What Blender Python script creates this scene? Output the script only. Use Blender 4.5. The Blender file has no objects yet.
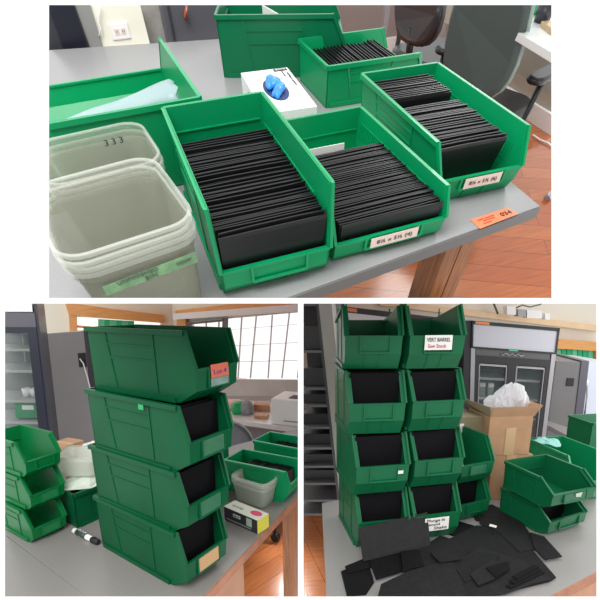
import bpy, bmesh, math, random
from mathutils import Vector, Matrix

# ------------------------------------------------------------------ camera, world, lights, exposure
S = bpy.context.scene
C = S.collection
CAM_POS = Vector((0, 0, 1.6))
FOC, PPX, PPY = 390.0, 300.0, 390.0

def basis(az, el, roll):
    f = Vector((math.sin(az)*math.cos(el), math.cos(az)*math.cos(el), math.sin(el)))
    r = Vector((math.cos(az), -math.sin(az), 0))
    u = r.cross(f)
    r2 = r*math.cos(roll)+u*math.sin(roll)
    u2 = -r*math.sin(roll)+u*math.cos(roll)
    return r2, u2, f

def rot3(b):
    m = Matrix((b[0], b[1], b[2])).transposed()
    return m
GB = rot3(basis(0, -.21, 0))
cam_data = bpy.data.cameras.new('camera')
cam = bpy.data.objects.new('camera', cam_data)
C.objects.link(cam)
S.camera = cam
cam_data.sensor_width = 36
cam_data.lens = FOC/600*36
cam_data.shift_y = (PPY-300)/600
cam_data.clip_start = .01
cam.location = CAM_POS
cam.rotation_euler = (math.pi/2-.21, 0, 0)

S.view_settings.view_transform = 'Standard'
S.view_settings.look = 'None'
S.view_settings.gamma = 1
S.view_settings.use_curve_mapping = False
S.view_settings.exposure = 0.0

# daylight: a bright overcast surround, brighter overhead and behind the rooms (window side) than behind the viewer
w = bpy.data.worlds.new('world'); S.world = w; w.use_nodes = True
nt = w.node_tree; nt.nodes.clear()
n_out = nt.nodes.new('ShaderNodeOutputWorld'); n_bg = nt.nodes.new('ShaderNodeBackground')
n_tc = nt.nodes.new('ShaderNodeTexCoord'); n_sep = nt.nodes.new('ShaderNodeSeparateXYZ')
n_ramp = nt.nodes.new('ShaderNodeMapRange'); n_up = nt.nodes.new('ShaderNodeMapRange'); n_add = nt.nodes.new('ShaderNodeMath')
nt.links.new(n_tc.outputs['Generated'], n_sep.inputs[0])
n_ramp.inputs['From Min'].default_value = -1; n_ramp.inputs['From Max'].default_value = .5
n_ramp.inputs['To Min'].default_value = .68; n_ramp.inputs['To Max'].default_value = 1.2
n_up.inputs['From Min'].default_value = -.2; n_up.inputs['From Max'].default_value = 1
n_up.inputs['To Min'].default_value = 0; n_up.inputs['To Max'].default_value = .25
nt.links.new(n_sep.outputs['Y'], n_ramp.inputs['Value']); nt.links.new(n_sep.outputs['Z'], n_up.inputs['Value'])
nt.links.new(n_ramp.outputs[0], n_add.inputs[0]); nt.links.new(n_up.outputs[0], n_add.inputs[1])
nt.links.new(n_add.outputs[0], n_bg.inputs['Strength'])
n_bg.inputs['Color'].default_value = (1, 1, 1, 1)
nt.links.new(n_bg.outputs[0], n_out.inputs[0])
LAMPS = []
def room_lamp(name, room, pos, aim, size, power, col=(1, 1, 1), spot=None):
    LAMPS.append((name, room, pos, aim, size, power, col, spot))
# daylight from the window side, plus lamps added for their effect
room_lamp('window_daylight', 1, (2.55, 2.2, 1.6), (.6, 0, 0), .9, 22)
room_lamp('ceiling_light', 2, (-1.5, -1.0, 1.9), (.5, 1.5, .5), 1.4, 60)  # added fill from behind the camera, no lamp known there
room_lamp('window_glare', 2, (1.55, .42, -.2), (1.02, .15, -.86), .2, 45, (1, .97, .95), .45)  # unseen spot added below desk height to brighten the floor
room_lamp('window_daylight', 3, (2.4, -.6, .6), (.9, .6, .2), 1.0, 20)

# ------------------------------------------------------------------ the three rooms (each its own survey frame, table top at z = 0)
ROOM_CAM = {1: ((.3528, -.9891, -.0086), (-.1533, -.881, .5022)),
            2: ((.994, -.21, 0), (-.6515, -1.1169, .7328)),
            3: ((.0917, -.21, 0), (-.3226, -1.3953, .7498))}
WIN = {1: (49, 5, 551.5, 298), 2: (5, 303.5, 298, 596.5), 3: (303.5, 303.5, 596.5, 596.5)}
T = {}
for k, (a, p) in ROOM_CAM.items():
    M3 = GB @ rot3(basis(*a)).transposed()
    T[k] = Matrix.Translation(CAM_POS) @ M3.to_4x4() @ Matrix.Translation(-Vector(p))
ROOM = 1

def ray(u, v):
    r, uu, f = basis(*ROOM_CAM[ROOM][0])
    return Vector(ROOM_CAM[ROOM][1]), r*((u-PPX)/FOC)+uu*((PPY-v)/FOC)+f

def at(u, v, x=None, y=None, z=None, d=None):
    """survey point seen at (u, v) lying on the plane x=, y= or z= or at depth d"""
    o, r = ray(u, v)
    if d is not None: return o+r*d
    i, val = (0, x) if x is not None else (1, y) if y is not None else (2, z)
    return o+r*((val-o[i])/r[i])

def on(p, q, u, v):
    """survey point on the upright plane through plan points p and q"""
    o, r = ray(u, v)
    n = Vector((-(q[1]-p[1]), q[0]-p[0], 0))
    return o+r*((Vector((p[0], p[1], 0))-o).dot(n)/r.dot(n))

for name, room, pos, aim, size, power, col, spot in LAMPS:
    L = bpy.data.lights.new(name, 'SPOT' if spot else 'AREA'); L.energy = power; L.color = col
    if spot: L.spot_size = spot*2; L.spot_blend = .9; L.shadow_soft_size = size/2
    else: L.size = size
    o = bpy.data.objects.new(name, L); C.objects.link(o)
    d = Vector(aim)-Vector(pos)
    o.matrix_basis = T[room] @ Matrix.Translation(Vector(pos)) @ d.to_track_quat('-Z', 'Y').to_matrix().to_4x4()

# ------------------------------------------------------------------ materials
MATS = {}
def mat(name, col, rough=.5, metal=0, spec=.5, noise=0, nscale=20, bump=0, alpha=1, trans=0, coat=0, emit=0, aniso=None):
    if name in MATS: return MATS[name]
    m = bpy.data.materials.new(name); m.use_nodes = True
    t = m.node_tree; b = t.nodes['Principled BSDF']
    b.inputs['Base Color'].default_value = (*col, 1)
    b.inputs['Roughness'].default_value = rough
    b.inputs['Metallic'].default_value = metal
    b.inputs['Specular IOR Level'].default_value = spec
    b.inputs['Alpha'].default_value = alpha
    b.inputs['Transmission Weight'].default_value = trans
    b.inputs['Coat Weight'].default_value = coat
    if emit:
        b.inputs['Emission Color'].default_value = (*col, 1); b.inputs['Emission Strength'].default_value = emit
    if noise or bump:
        tc = t.nodes.new('ShaderNodeTexCoord'); n = t.nodes.new('ShaderNodeTexNoise')
        n.inputs['Scale'].default_value = nscale; n.inputs['Detail'].default_value = 5
        if aniso:
            mp = t.nodes.new('ShaderNodeMapping'); mp.inputs['Scale'].default_value = aniso
            t.links.new(tc.outputs['Object'], mp.inputs[0]); t.links.new(mp.outputs[0], n.inputs['Vector'])
        else: t.links.new(tc.outputs['Object'], n.inputs['Vector'])
        if noise:
            mr = t.nodes.new('ShaderNodeMapRange'); mr.inputs['To Min'].default_value = 1-noise; mr.inputs['To Max'].default_value = 1+noise
            mr.inputs['From Min'].default_value = .3; mr.inputs['From Max'].default_value = .7
            vm = t.nodes.new('ShaderNodeVectorMath'); vm.operation = 'SCALE'; vm.inputs[0].default_value = col
            t.links.new(n.outputs['Fac'], mr.inputs['Value']); t.links.new(mr.outputs[0], vm.inputs['Scale'])
            t.links.new(vm.outputs[0], b.inputs['Base Color'])
        if bump:
            bp = t.nodes.new('ShaderNodeBump'); bp.inputs['Strength'].default_value = bump; bp.inputs['Distance'].default_value = .002
            t.links.new(n.outputs['Fac'], bp.inputs['Height']); t.links.new(bp.outputs[0], b.inputs['Normal'])
    MATS[name] = m
    return m

def milky(name, col, clear=.5, rough=.25):
    if name in MATS: return MATS[name]
    m = bpy.data.materials.new(name); m.use_nodes = True
    t = m.node_tree; b = t.nodes['Principled BSDF']; out = t.nodes['Material Output']
    b.inputs['Base Color'].default_value = (*col, 1); b.inputs['Roughness'].default_value = rough
    tr = t.nodes.new('ShaderNodeBsdfTransparent'); mx = t.nodes.new('ShaderNodeMixShader'); mx.inputs[0].default_value = 1-clear
    tl = t.nodes.new('ShaderNodeBsdfTranslucent'); tl.inputs[0].default_value = (*col, 1)
    m2 = t.nodes.new('ShaderNodeMixShader'); m2.inputs[0].default_value = .4
    t.links.new(b.outputs[0], m2.inputs[1]); t.links.new(tl.outputs[0], m2.inputs[2])
    t.links.new(tr.outputs[0], mx.inputs[1]); t.links.new(m2.outputs[0], mx.inputs[2]); t.links.new(mx.outputs[0], out.inputs[0])
    MATS[name] = m
    return m

def planks(name, col, col2, width=.09, length=1.0, rough=.25, ang=0, gap=(.02, .01, .005)):
    if name in MATS: return MATS[name]
    m = mat(name, col, rough)
    t = m.node_tree; b = t.nodes['Principled BSDF']
    tc = t.nodes.new('ShaderNodeTexCoord'); mp = t.nodes.new('ShaderNodeMapping'); mp.inputs['Rotation'].default_value = (0, 0, ang)
    br = t.nodes.new('ShaderNodeTexBrick'); br.inputs['Scale'].default_value = 1
    br.inputs['Brick Width'].default_value = length; br.inputs['Row Height'].default_value = width
    br.inputs['Mortar Size'].default_value = .0012
    br.inputs['Color1'].default_value = (*col, 1); br.inputs['Color2'].default_value = (*col2, 1); br.inputs['Mortar'].default_value = (*gap, 1)
    ns = t.nodes.new('ShaderNodeTexNoise'); ns.inputs['Scale'].default_value = 6
    m3 = t.nodes.new('ShaderNodeMapping'); m3.inputs['Scale'].default_value = (1, 12, 1); m3.inputs['Rotation'].default_value = (0, 0, ang)
    mr = t.nodes.new('ShaderNodeMapRange'); mr.inputs['To Min'].default_value = .65; mr.inputs['To Max'].default_value = 1.35
    vm = t.nodes.new('ShaderNodeVectorMath'); vm.operation = 'SCALE'
    t.links.new(tc.outputs['Object'], mp.inputs[0]); t.links.new(mp.outputs[0], br.inputs['Vector'])
    t.links.new(tc.outputs['Object'], m3.inputs[0]); t.links.new(m3.outputs[0], ns.inputs['Vector'])
    t.links.new(ns.outputs['Fac'], mr.inputs['Value']); t.links.new(br.outputs['Color'], vm.inputs[0]); t.links.new(mr.outputs[0], vm.inputs['Scale'])
    t.links.new(vm.outputs[0], b.inputs['Base Color'])
    return m

GREEN = mat('green_plastic', (.0015, .27, .095), .30, spec=.35, noise=.05, nscale=8)
DGREEN = mat('deep_green_plastic', (.0015, .085, .030), .34, spec=.15, noise=.1, nscale=8)  # same green plastic, shade of facing away from windows in its colour
LGREEN = mat('bright_green_plastic', (.004, .36, .12), .35)
SLOT = mat('olive_label_slot', (.16, .30, .12), .5, noise=.12, nscale=40)
DSLOT = mat('pale_green_label_slot', (.02, .13, .06), .5, noise=.15, nscale=60)
TABLE = mat('grey_laminate', (.27, .27, .27), .3, spec=.25, noise=.03, nscale=120)
TABLE2 = mat('warm_grey_laminate', (.245, .23, .215), .3, noise=.03, nscale=120)
EDGE = mat('grey_edge_band', (.14, .13, .125), .5)
WEDGE = mat('wood_edge_band', (.42, .17, .09), .5, noise=.15, nscale=30)
WOOD = mat('orange_pine', (.62, .30, .12), .45, noise=.18, nscale=9, aniso=(1, 1, 8))
LWOOD = mat('stained_fir_leg', (.36, .13, .045), .4, noise=.35, nscale=12, aniso=(8, 8, .8))
TRIMW = mat('honey_pine_trim', (.74, .35, .11), .45, noise=.1, nscale=9, aniso=(1, 1, 6))
FLOOR = planks('orange_laminate_floor', (.36, .085, .018), (.45, .13, .03), .13, 1.3, .16, .5)
BLACK = mat('black_plastic', (.012, .012, .014), .38, noise=.2, nscale=40)
SHEET = mat('black_foam_sheet', (.009, .009, .010), .32, spec=.38)
DARKFOAM = mat('dull_black_foam', (.004, .004, .005), .8, spec=.15)  # black foam with the dark of bin insides put into its colour
FOAM = mat('charcoal_foam', (.016, .016, .017), .7, spec=.2, noise=.2, nscale=60, bump=.15)
CREAM = mat('cream_paint', (.84, .83, .70), .6, noise=.02, nscale=3)
WHITE = mat('white_paint', (.86, .85, .84), .5)
PAPER = mat('white_paper', (.82, .80, .76), .7)
PINKW = mat('white_card', (.78, .62, .55), .7)
DGREY = mat('dark_grey_steel', (.085, .085, .10), .42, noise=.06, nscale=5)
MGREY = mat('mid_grey_steel', (.15, .145, .145), .42, noise=.06, nscale=5)
CHAR = mat('charcoal_frame', (.03, .032, .04), .4)
STEEL = mat('brushed_steel', (.42, .40, .42), .35, metal=.6)
CHAIRG = mat('grey_green_fabric', (.065, .085, .08), .75, noise=.1, nscale=200, bump=.1)
INK = mat('black_ink', (.01, .01, .012), .6)
RED = mat('red_ink', (.55, .03, .03), .6)
ORANGE = mat('orange_sticker', (.80, .22, .10), .6, noise=.06, nscale=80)
REDST = mat('red_sticker', (.62, .10, .06), .6)
CARD = mat('cardboard', (.42, .24, .13), .8, noise=.1, nscale=14)
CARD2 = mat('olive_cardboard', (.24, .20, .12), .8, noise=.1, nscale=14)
TAPE = mat('packing_tape', (.52, .36, .20), .25)
BLUE = mat('blue_nitrile', (.03, .25, .75), .35, noise=.3, nscale=40)
YELL = mat('yellow_card', (.70, .62, .05), .5)
MAGE = mat('crimson_print', (.62, .05, .12), .5)
FILM = milky('clear_film', (.85, .88, .9), .45, .12)
TUBM = milky('milky_plastic', (.44, .45, .36), .76, .3)
TUBR = milky('milky_rim_plastic', (.70, .73, .66), .55, .2)
TAPEG = mat('green_tape', (.17, .33, .16), .5, noise=.25, nscale=60)
GLASS = milky('fridge_glass', (.25, .3, .3), .82, .03)
PANE = milky('window_glass', (.9, .9, .9), .93, .03)
BLIND = mat('green_blind', (.01, .42, .16), .6)

# ------------------------------------------------------------------ mesh helpers
def newbm(): return bmesh.new()

def hexa(bm, pts, bevel=0):
    """eight corners: 0-3 one face, 4-7 the opposite face"""
    v = [bm.verts.new(p) for p in pts]
    fs = [bm.faces.new([v[i] for i in q]) for q in ((0, 1, 2, 3), (7, 6, 5, 4), (0, 4, 5, 1), (1, 5, 6, 2), (2, 6, 7, 3), (3, 7, 4, 0))]
    bmesh.ops.recalc_face_normals(bm, faces=fs)
    if bevel:
        es = set(e for f in fs for e in f.edges)
        bmesh.ops.bevel(bm, geom=list(es), offset=bevel, segments=2, affect='EDGES', profile=.7)
    return fs

def box(bm, x0, x1, y0, y1, z0, z1, bevel=0, rot=0, piv=None):
    P = [Vector(p) for p in ((x0, y0, z0), (x1, y0, z0), (x1, y1, z0), (x0, y1, z0), (x0, y0, z1), (x1, y0, z1), (x1, y1, z1), (x0, y1, z1))]
    if rot:
        pv = Vector(piv) if piv else Vector(((x0+x1)/2, (y0+y1)/2, 0)); R = Matrix.Rotation(rot, 4, 'Z')
        P = [R @ (p-pv)+pv for p in P]
    return hexa(bm, P, bevel)

def prism(bm, pts, vec, bevel=0):
    """closed outline extruded along vec"""
    a = [bm.verts.new(p) for p in pts]; b = [bm.verts.new(Vector(p)+Vector(vec)) for p in pts]
    n = len(a)
    fs = [bm.faces.new(a), bm.faces.new(b[::-1])]
    for i in range(n): fs.append(bm.faces.new((a[i], b[i], b[(i+1) % n], a[(i+1) % n])))
    bmesh.ops.recalc_face_normals(bm, faces=fs)
    if bevel:
        es = set(e for f in fs[:2] for e in f.edges)
        bmesh.ops.bevel(bm, geom=list(es), offset=bevel, segments=2, affect='EDGES', profile=.7)
    return fs

def bar(bm, p, q, w, h, up=(0, 0, 1)):
    p, q = Vector(p), Vector(q); d = (q-p).normalized(); u = Vector(up); s = d.cross(u)
    if s.length < 1e-4: s = d.cross(Vector((1, 0, 0)))
    s.normalize(); u = s.cross(d).normalized(); s = s*w/2; u = u*h/2
    return hexa(bm, [p-s-u, p+s-u, p+s+u, p-s+u, q-s-u, q+s-u, q+s+u, q-s+u])

def tube(bm, pts, r, n=8, rs=None):
    pts = [Vector(p) for p in pts]; rings = []
    for i, p in enumerate(pts):
        d = (pts[min(i+1, len(pts)-1)]-pts[max(i-1, 0)]).normalized()
        a = d.cross(Vector((0, 0, 1)))
        if a.length < .05: a = d.cross(Vector((0, 1, 0)))
        a.normalize(); b = d.cross(a); rr = rs[i] if rs else r
        rings.append([bm.verts.new(p+a*rr*math.cos(2*math.pi*k/n)+b*rr*math.sin(2*math.pi*k/n)) for k in range(n)])
    fs = []
    for i in range(len(rings)-1):
        for k in range(n): fs.append(bm.faces.new((rings[i][k], rings[i][(k+1) % n], rings[i+1][(k+1) % n], rings[i+1][k])))
    fs.append(bm.faces.new(rings[0][::-1])); fs.append(bm.faces.new(rings[-1]))
    bmesh.ops.recalc_face_normals(bm, faces=fs)
    for f in fs[:-2]: f.smooth = True
    return fs

def rrect(w, d, r, n=5):
    o = []
    for cx, cy, a0 in ((w/2-r, d/2-r, 0), (-w/2+r, d/2-r, 90), (-w/2+r, -d/2+r, 180), (w/2-r, -d/2+r, 270)):
        for k in range(n+1):
            a = math.radians(a0+90*k/n); o.append((cx+r*math.cos(a), cy+r*math.sin(a)))
    return o

def loft(bm, rings, cap0=True, cap1=True, smooth=True):
    vs = [[bm.verts.new(p) for p in r] for r in rings]; n = len(vs[0]); fs = []
    for i in range(len(vs)-1):
        for k in range(n):
            f = bm.faces.new((vs[i][k], vs[i][(k+1) % n], vs[i+1][(k+1) % n], vs[i+1][k])); f.smooth = smooth; fs.append(f)
    if cap0: fs.append(bm.faces.new(vs[0][::-1]))
    if cap1: fs.append(bm.faces.new(vs[-1]))
    bmesh.ops.recalc_face_normals(bm, faces=fs)
    return fs

ALL = []
def obj(name, bm, m, parent=None, loc=None, rotz=0, label=None, cat=None, group=None, kind=None):
    if isinstance(bm, bpy.types.Mesh): me = bm
    else:
        me = bpy.data.meshes.new(name); bm.to_mesh(me); bm.free()
    if m is not None and not me.materials: me.materials.append(m)
    o = bpy.data.objects.new(name, me); C.objects.link(o)
    L = Matrix.Translation(Vector(loc) if loc else Vector()) @ Matrix.Rotation(rotz, 4, 'Z')
    if parent: o.parent = parent; o.matrix_basis = L
    else:
        if not loc and len(me.vertices):       # bring the origin to the thing's base
            c = Vector((0, 0, 0)); zmin = min(v.co.z for v in me.vertices)
            for v in me.vertices: c += v.co
            c /= len(me.vertices); c.z = zmin
            me.transform(Matrix.Translation(-c)); L = Matrix.Translation(c)
        o.matrix_basis = T[ROOM] @ L
    o['_room'] = ROOM
    if label: o['label'] = label
    if cat: o['category'] = cat
    if group: o['group'] = group
    if kind: o['kind'] = kind
    ALL.append(o)
    return o

def thing(name, label, cat, loc, rotz=0, group=None, tilt=None):
    o = bpy.data.objects.new(name, None); C.objects.link(o); o.empty_display_size = .02
    M = T[ROOM] @ Matrix.Translation(Vector(loc)) @ Matrix.Rotation(rotz, 4, 'Z')
    if tilt: M = M @ tilt
    o.matrix_basis = M
    o['label'] = label; o['category'] = cat; o['_room'] = ROOM
    if group: o['group'] = group
    return o

def struct(name, bm, m): return obj(name, bm, m, kind='structure')

def text_mesh(txt, size, thick=.0004):
    cu = bpy.data.curves.new('t', 'FONT'); cu.body = txt; cu.size = size; cu.extrude = thick; cu.align_x = 'CENTER'; cu.align_y = 'CENTER'
    cu.resolution_u = 3
    o = bpy.data.objects.new('t', cu); C.objects.link(o)
    me = bpy.data.meshes.new_from_object(o); bpy.data.objects.remove(o); bpy.data.curves.remove(cu)
    return me

def writing(txt, size, parent, origin, xdir, ydir, m=None, name='lettering', width=None, label=None):
    """lettering on a surface: origin is its middle, xdir the reading direction, ydir up the letters"""
    me = text_mesh(txt, size)
    if width:
        xs = [v.co.x for v in me.vertices]; s = width/(max(xs)-min(xs)); me.transform(Matrix.Diagonal((s, 1, 1, 1)))
    x = Vector(xdir).normalized(); y = Vector(ydir).normalized(); z = x.cross(y)
    M = Matrix((x, y, z)).transposed().to_4x4(); M.translation = Vector(origin)+z*.0006
    me.transform(M)
    me.materials.clear()
    return obj(name, me, m or INK, parent, loc=(0, 0, 0), label=label)

# ------------------------------------------------------------------ stacking bins
def bin_mesh(W, H, L, Lt, hl, hb, Lb, tp, th=.0032, flange=.006, slots=False, rail=0, hback=None):
    """open-fronted stacking bin; x across, front towards -y, back wall at y = 0"""
    bm = newbm()
    w = lambda z: W/2*(1-tp*(1-z/H))
    prof = [(0, 0), (0, hback or H), (Lt, H), (L, hl), (L-.004, hb), (Lb, 0)]
    Lf = [Vector((-w(z), -y, z)) for y, z in prof]; Rt = [Vector((w(z), -y, z)) for y, z in prof]
    c = Vector((0, -L*.5, H*.5))
    def plate(pts, t=th):
        n = (pts[1]-pts[0]).cross(pts[2]-pts[0]).normalized()
        mid = sum(pts, Vector())/len(pts)
        if n.dot(c-mid) < 0: n = -n
        prism(bm, pts, n*t)
    plate(Lf); plate(Rt)
    for i, j in ((0, 1), (0, 5), (5, 4), (4, 3)): plate([Lf[i], Lf[j], Rt[j], Rt[i]])
    # rolled rim along the top, stacking rail along the foot
    for side, sg in ((Lf, -1), (Rt, 1)):
        o = Vector((sg*.0015, 0, 0))
        bar(bm, side[1]+o*(1+rail)+Vector((0, 0, -.005)), side[2]+o*(1+rail)+Vector((0, 0, -.005)), .0065+.004*rail, .010+.002*rail)
        bar(bm, side[2]+o*.6, side[3]+o*.6, .0055, .009)
        # wide band around the mouth
        a, b_ = side[2], side[3]
        inn = Vector((-sg*flange, 0, 0))
        q = [a+Vector((0, .002, -.004)), b_+Vector((0, .003, 0)), b_+inn+Vector((0, .003, 0)), a+inn+Vector((0, .002, -.004))]
        prism(bm, q, (0, .003, 0))
        bar(bm, side[0]+Vector((sg*.002, -.01, .006)), side[5]+Vector((sg*.002, .01, .006)), .005, .012)
        # raised ribs of the side panel
        for f0, f1 in ((.20, .26), (.66, .66)):
            p = Vector((sg*w(H*.93), -L*f0, H*.93)); q_ = Vector((sg*w(H*.1), -L*f1, H*.1)); bar(bm, p, q_, .0035, .004)
        for hz in (.76, .56):
            yy0 = .20+.06*(1-hz); p = Vector((sg*w(H*hz), -L*yy0, H*hz)); q_ = Vector((sg*w(H*hz), -L*.66, H*hz)); bar(bm, p, q_, .0035, .004)
        if slots:
            y = .05*L
            while y < L*.9:
                bar(bm, Vector((sg*(w(H*.6)-th), -y, H*.66)), Vector((sg*(w(H*.35)-th), -y, H*.36)), .0022, .003); y += .0085
            bar(bm, Vector((sg*(w(H*.72)-th), -.02, H*.7)), Vector((sg*(w(H*.72)-th), -L*.8, H*.7)), .0025, .003)
    bar(bm, Lf[1]+Vector((0, .0015, -.005)), Rt[1]+Vector((0, .0015, -.005)), .0065, .010)
    bar(bm, Lf[1]+Vector((.01, -.005, -.045)), Rt[1]+Vector((-.01, -.005, -.045)), .003, .0022)
    bar(bm, Lf[3]+Vector((0, .003, -.002)), Rt[3]+Vector((0, .003, -.002)), .008, .005)
    # ribs on the sloping underside of the lip
    for k in (.36, .62):
        p = Lf[4].lerp(Rt[4], k); q_ = Lf[5].lerp(Rt[5], k); bar(bm, p, q_, .003, .003)
    me = bpy.data.meshes.new('bin_body'); bm.to_mesh(me); bm.free()
    # label slot frame on the lip
    bm = newbm(); y0 = -L-.0012
    for k in (.27, .78):
        x = -W/2+W*k; box(bm, x-.0022, x+.0022, y0-.0015, y0+.003, hb+.004, hl-.002)
    box(bm, -W/2+W*.27, -W/2+W*.78, y0-.0012, y0+.003, hb+.002, hb+.007)
    slot = bpy.data.meshes.new('label_slot'); bm.to_mesh(slot); bm.free()
    bm = newbm(); box(bm, -W/2+W*.29, -W/2+W*.76, y0, y0+.002, hb+.007, hl-.006)
    face = bpy.data.meshes.new('slot_face'); bm.to_mesh(face); bm.free()
    return me, slot, face

BIN_NAME = 'storage_bin'
def make_bin(dims, loc, yaw, label, group=None, m=GREEN, slot_m=None, face_m=None, slots=False, cached={}, hback=None):
    fl, rail = {1: (.0045, 0), 2: (.009, 1), 3: (.012, .3)}[ROOM]
    if dims[0] < .15 and ROOM != 2: fl *= .8
    key = (tuple(dims), slots, ROOM, hback)
    if key not in cached: cached[key] = bin_mesh(*dims, slots=slots, flange=fl, rail=rail, hback=hback)
    me, sl, fc = cached[key]
    t = thing(BIN_NAME, label, 'storage bin', loc, yaw, group)
    def cp(a, mm):
        b = a.copy() if a.materials and a.materials[0] != mm else a
        if b is not a: b.materials.clear()
        if not b.materials: b.materials.append(mm)
        return b
    obj('shell', cp(me, m), m, t, (0, 0, 0))
    s = obj('label_slot', cp(sl, m), m, t, (0, 0, 0))
    if face_m: obj('slot_face', cp(fc, face_m), face_m, s, (0, 0, 0), label='paler worn face of the label slot')
    return t

def sheet_mesh(w, h, t, bow, seed, m):
    """upright folded foam sheet: a thin bowed slab with a notch at each lower corner"""
    rnd = random.Random(seed); bm = newbm(); n = 8
    outline = []
    top, bot = [], []
    rows = [0, .012, .014, h-.006, h]
    cols = [(-w/2+w*i/n) for i in range(n+1)]
    f, b = [], []
    for z in rows:
        rf, rb = [], []
        for i, x in enumerate(cols):
            y = bow*(1-(2*x/w)**2)+rnd.uniform(-.0002, .0002); ins = .006 if (z < .013 and i in (0, n)) else 0
            xx = x-ins*math.copysign(1, x); tt = t*(.55 if z == h else 1)
            rf.append(bm.verts.new((xx, y-tt/2, z))); rb.append(bm.verts.new((xx, y+tt/2, z)))
        f.append(rf); b.append(rb)
    R = len(rows)
    for j in range(R-1):
        for i in range(n):
            bm.faces.new((f[j][i], f[j][i+1], f[j+1][i+1], f[j+1][i])); bm.faces.new((b[j][i+1], b[j][i], b[j+1][i], b[j+1][i+1]))
        bm.faces.new((b[j][0], f[j][0], f[j+1][0], b[j+1][0])); bm.faces.new((f[j][n], b[j][n], b[j+1][n], f[j+1][n]))
    for i in range(n):
        bm.faces.new((f[R-1][i], f[R-1][i+1], b[R-1][i+1], b[R-1][i])); bm.faces.new((b[0][i], b[0][i+1], f[0][i+1], f[0][i]))
    me = bpy.data.meshes.new('foam_sheet'); bm.to_mesh(me); bm.free(); me.materials.append(m)
    return me

def sheet_row(dims, loc, yaw, n, y0, y1, w, h, label, group, th=.0042, z0=.006, jit=.0012, lean=0):
    m = SHEET if ROOM == 1 or 'open bin' in label else DARKFOAM
    protos = [sheet_mesh(w, h, th, b, i, m) for i, b in enumerate((.0016, -.0012, .0006, 0))]
    rnd = random.Random(n)
    Mb = T[ROOM] @ Matrix.Translation(Vector(loc)) @ Matrix.Rotation(yaw, 4, 'Z')
    for i in range(n):
        y = y0+(y1-y0)*i/(n-1)
        o = bpy.data.objects.new('foam_sheet', protos[rnd.randrange(4)]); C.objects.link(o)
        L = Matrix.Translation((rnd.uniform(-jit, jit)*2, -y, z0)) @ Matrix.Rotation(rnd.uniform(-.012, .012), 4, 'Z') @ Matrix.Rotation(lean+rnd.uniform(-.012, .012), 4, 'X') @ Matrix.Diagonal((1, 1, 1+rnd.uniform(-.03, .03), 1))
        o.matrix_basis = Mb @ L
        lab = label
        if i == n-1: lab = label.replace('black foam sheet', 'front-most foam sheet, broad face showing,')
        elif i == 0: lab = label.replace('black foam sheet', 'rearmost black foam sheet')
        o['label'] = lab; o['category'] = 'foam sheet'; o['group'] = group; o['_room'] = ROOM; ALL.append(o)

# ------------------------------------------------------------------ tubs
def tub(W, D, H, loc, yaw, label, group=None, rim=.0055, taper=.86, r=.035, base_clear=True):
    t = thing('plastic_tub', label, 'tub', loc, yaw, group)
    bm = newbm(); th = .0012
    def ring(s, z, d=0): return [(x*s-d*math.copysign(1, x)*0, y*s, z) for x, y in rrect(W-2*rim-2*d, D-2*rim-2*d, r)]
    outer = [ring(taper-.04, .0005), ring(taper, .006), ring(taper+(1-taper)*.8, H-.022), ring(1.0, H-.020), ring(1.0, H-.004)]
    inner = [ring(1.0, H-.004, th), ring(1.0, H-.020, th), ring(taper+(1-taper)*.8, H-.022, th), ring(taper, .008, th), ring(taper-.05, .004, th)]
    loft(bm, outer+inner, True, True)
    obj('tub_body', bm, TUBM if ROOM == 1 else milky('milky_plastic_bright', (.80, .82, .74), .35, .3), t, (0, 0, 0))
    bm = newbm()
    o = rrect(W, D, r+rim); i_ = rrect(W-2*rim, D-2*rim, r)
    rings = [[(x, y, H-.0055) for x, y in o], [(x, y, H-.001) for x, y in o], [(x*.99, y*.99, H) for x, y in o], [(x, y, H) for x, y in i_], [(x, y, H-.004) for x, y in i_]]
    loft(bm, rings, False, False)
    obj('rim', bm, TUBR, t, (0, 0, 0))
    bm = newbm(); b0 = rrect(W*.62, D*.62, .012); b1 = rrect(W*.60, D*.60, .011)
    loft(bm, [[(x, y, z) for x, y in b] for b, z in ((b0, .0045), (b0, .0075), (b1, .0075), (b1, .0045))], False, False)
    obj('base_ridge', bm, TUBR, t, (0, 0, 0))
    return t

# ------------------------------------------------------------------ panels from four corners
class Face:
    """a surveyed four-cornered face (tl, tr, br, bl) with a depth direction; P(s, t, o): s right, t down, o outwards"""
    def __init__(self, tl, tr, br, bl):
        self.q = [Vector(p) for p in (tl, tr, br, bl)]
        n = (self.q[1]-self.q[0]).cross(self.q[3]-self.q[0]).normalized()
        o = Vector(ROOM_CAM[ROOM][1])
        if n.dot(o-self.q[0]) < 0: n = -n
        self.n = n
    def P(self, s, t, o=0):
        a, b, c, d = self.q
        return a.lerp(b, s).lerp(d.lerp(c, s), t)+self.n*o
    def box(self, bm, s0, s1, t0, t1, o0, o1, bevel=0):
        P = self.P
        hexa(bm, [P(s0, t0, o0), P(s1, t0, o0), P(s1, t1, o0), P(s0, t1, o0), P(s0, t0, o1), P(s1, t0, o1), P(s1, t1, o1), P(s0, t1, o1)], bevel)
    def mesh(self, *a, **k):
        bm = newbm(); self.box(bm, *a, **k); return bm

def rooty(name, label, cat, p, group=None):
    """an Empty at p; its parts are meshed in the survey frame"""
    t = thing(name, label, cat, p, 0, group); t['_off'] = True
    return t, tuple(-Vector(p))

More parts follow.
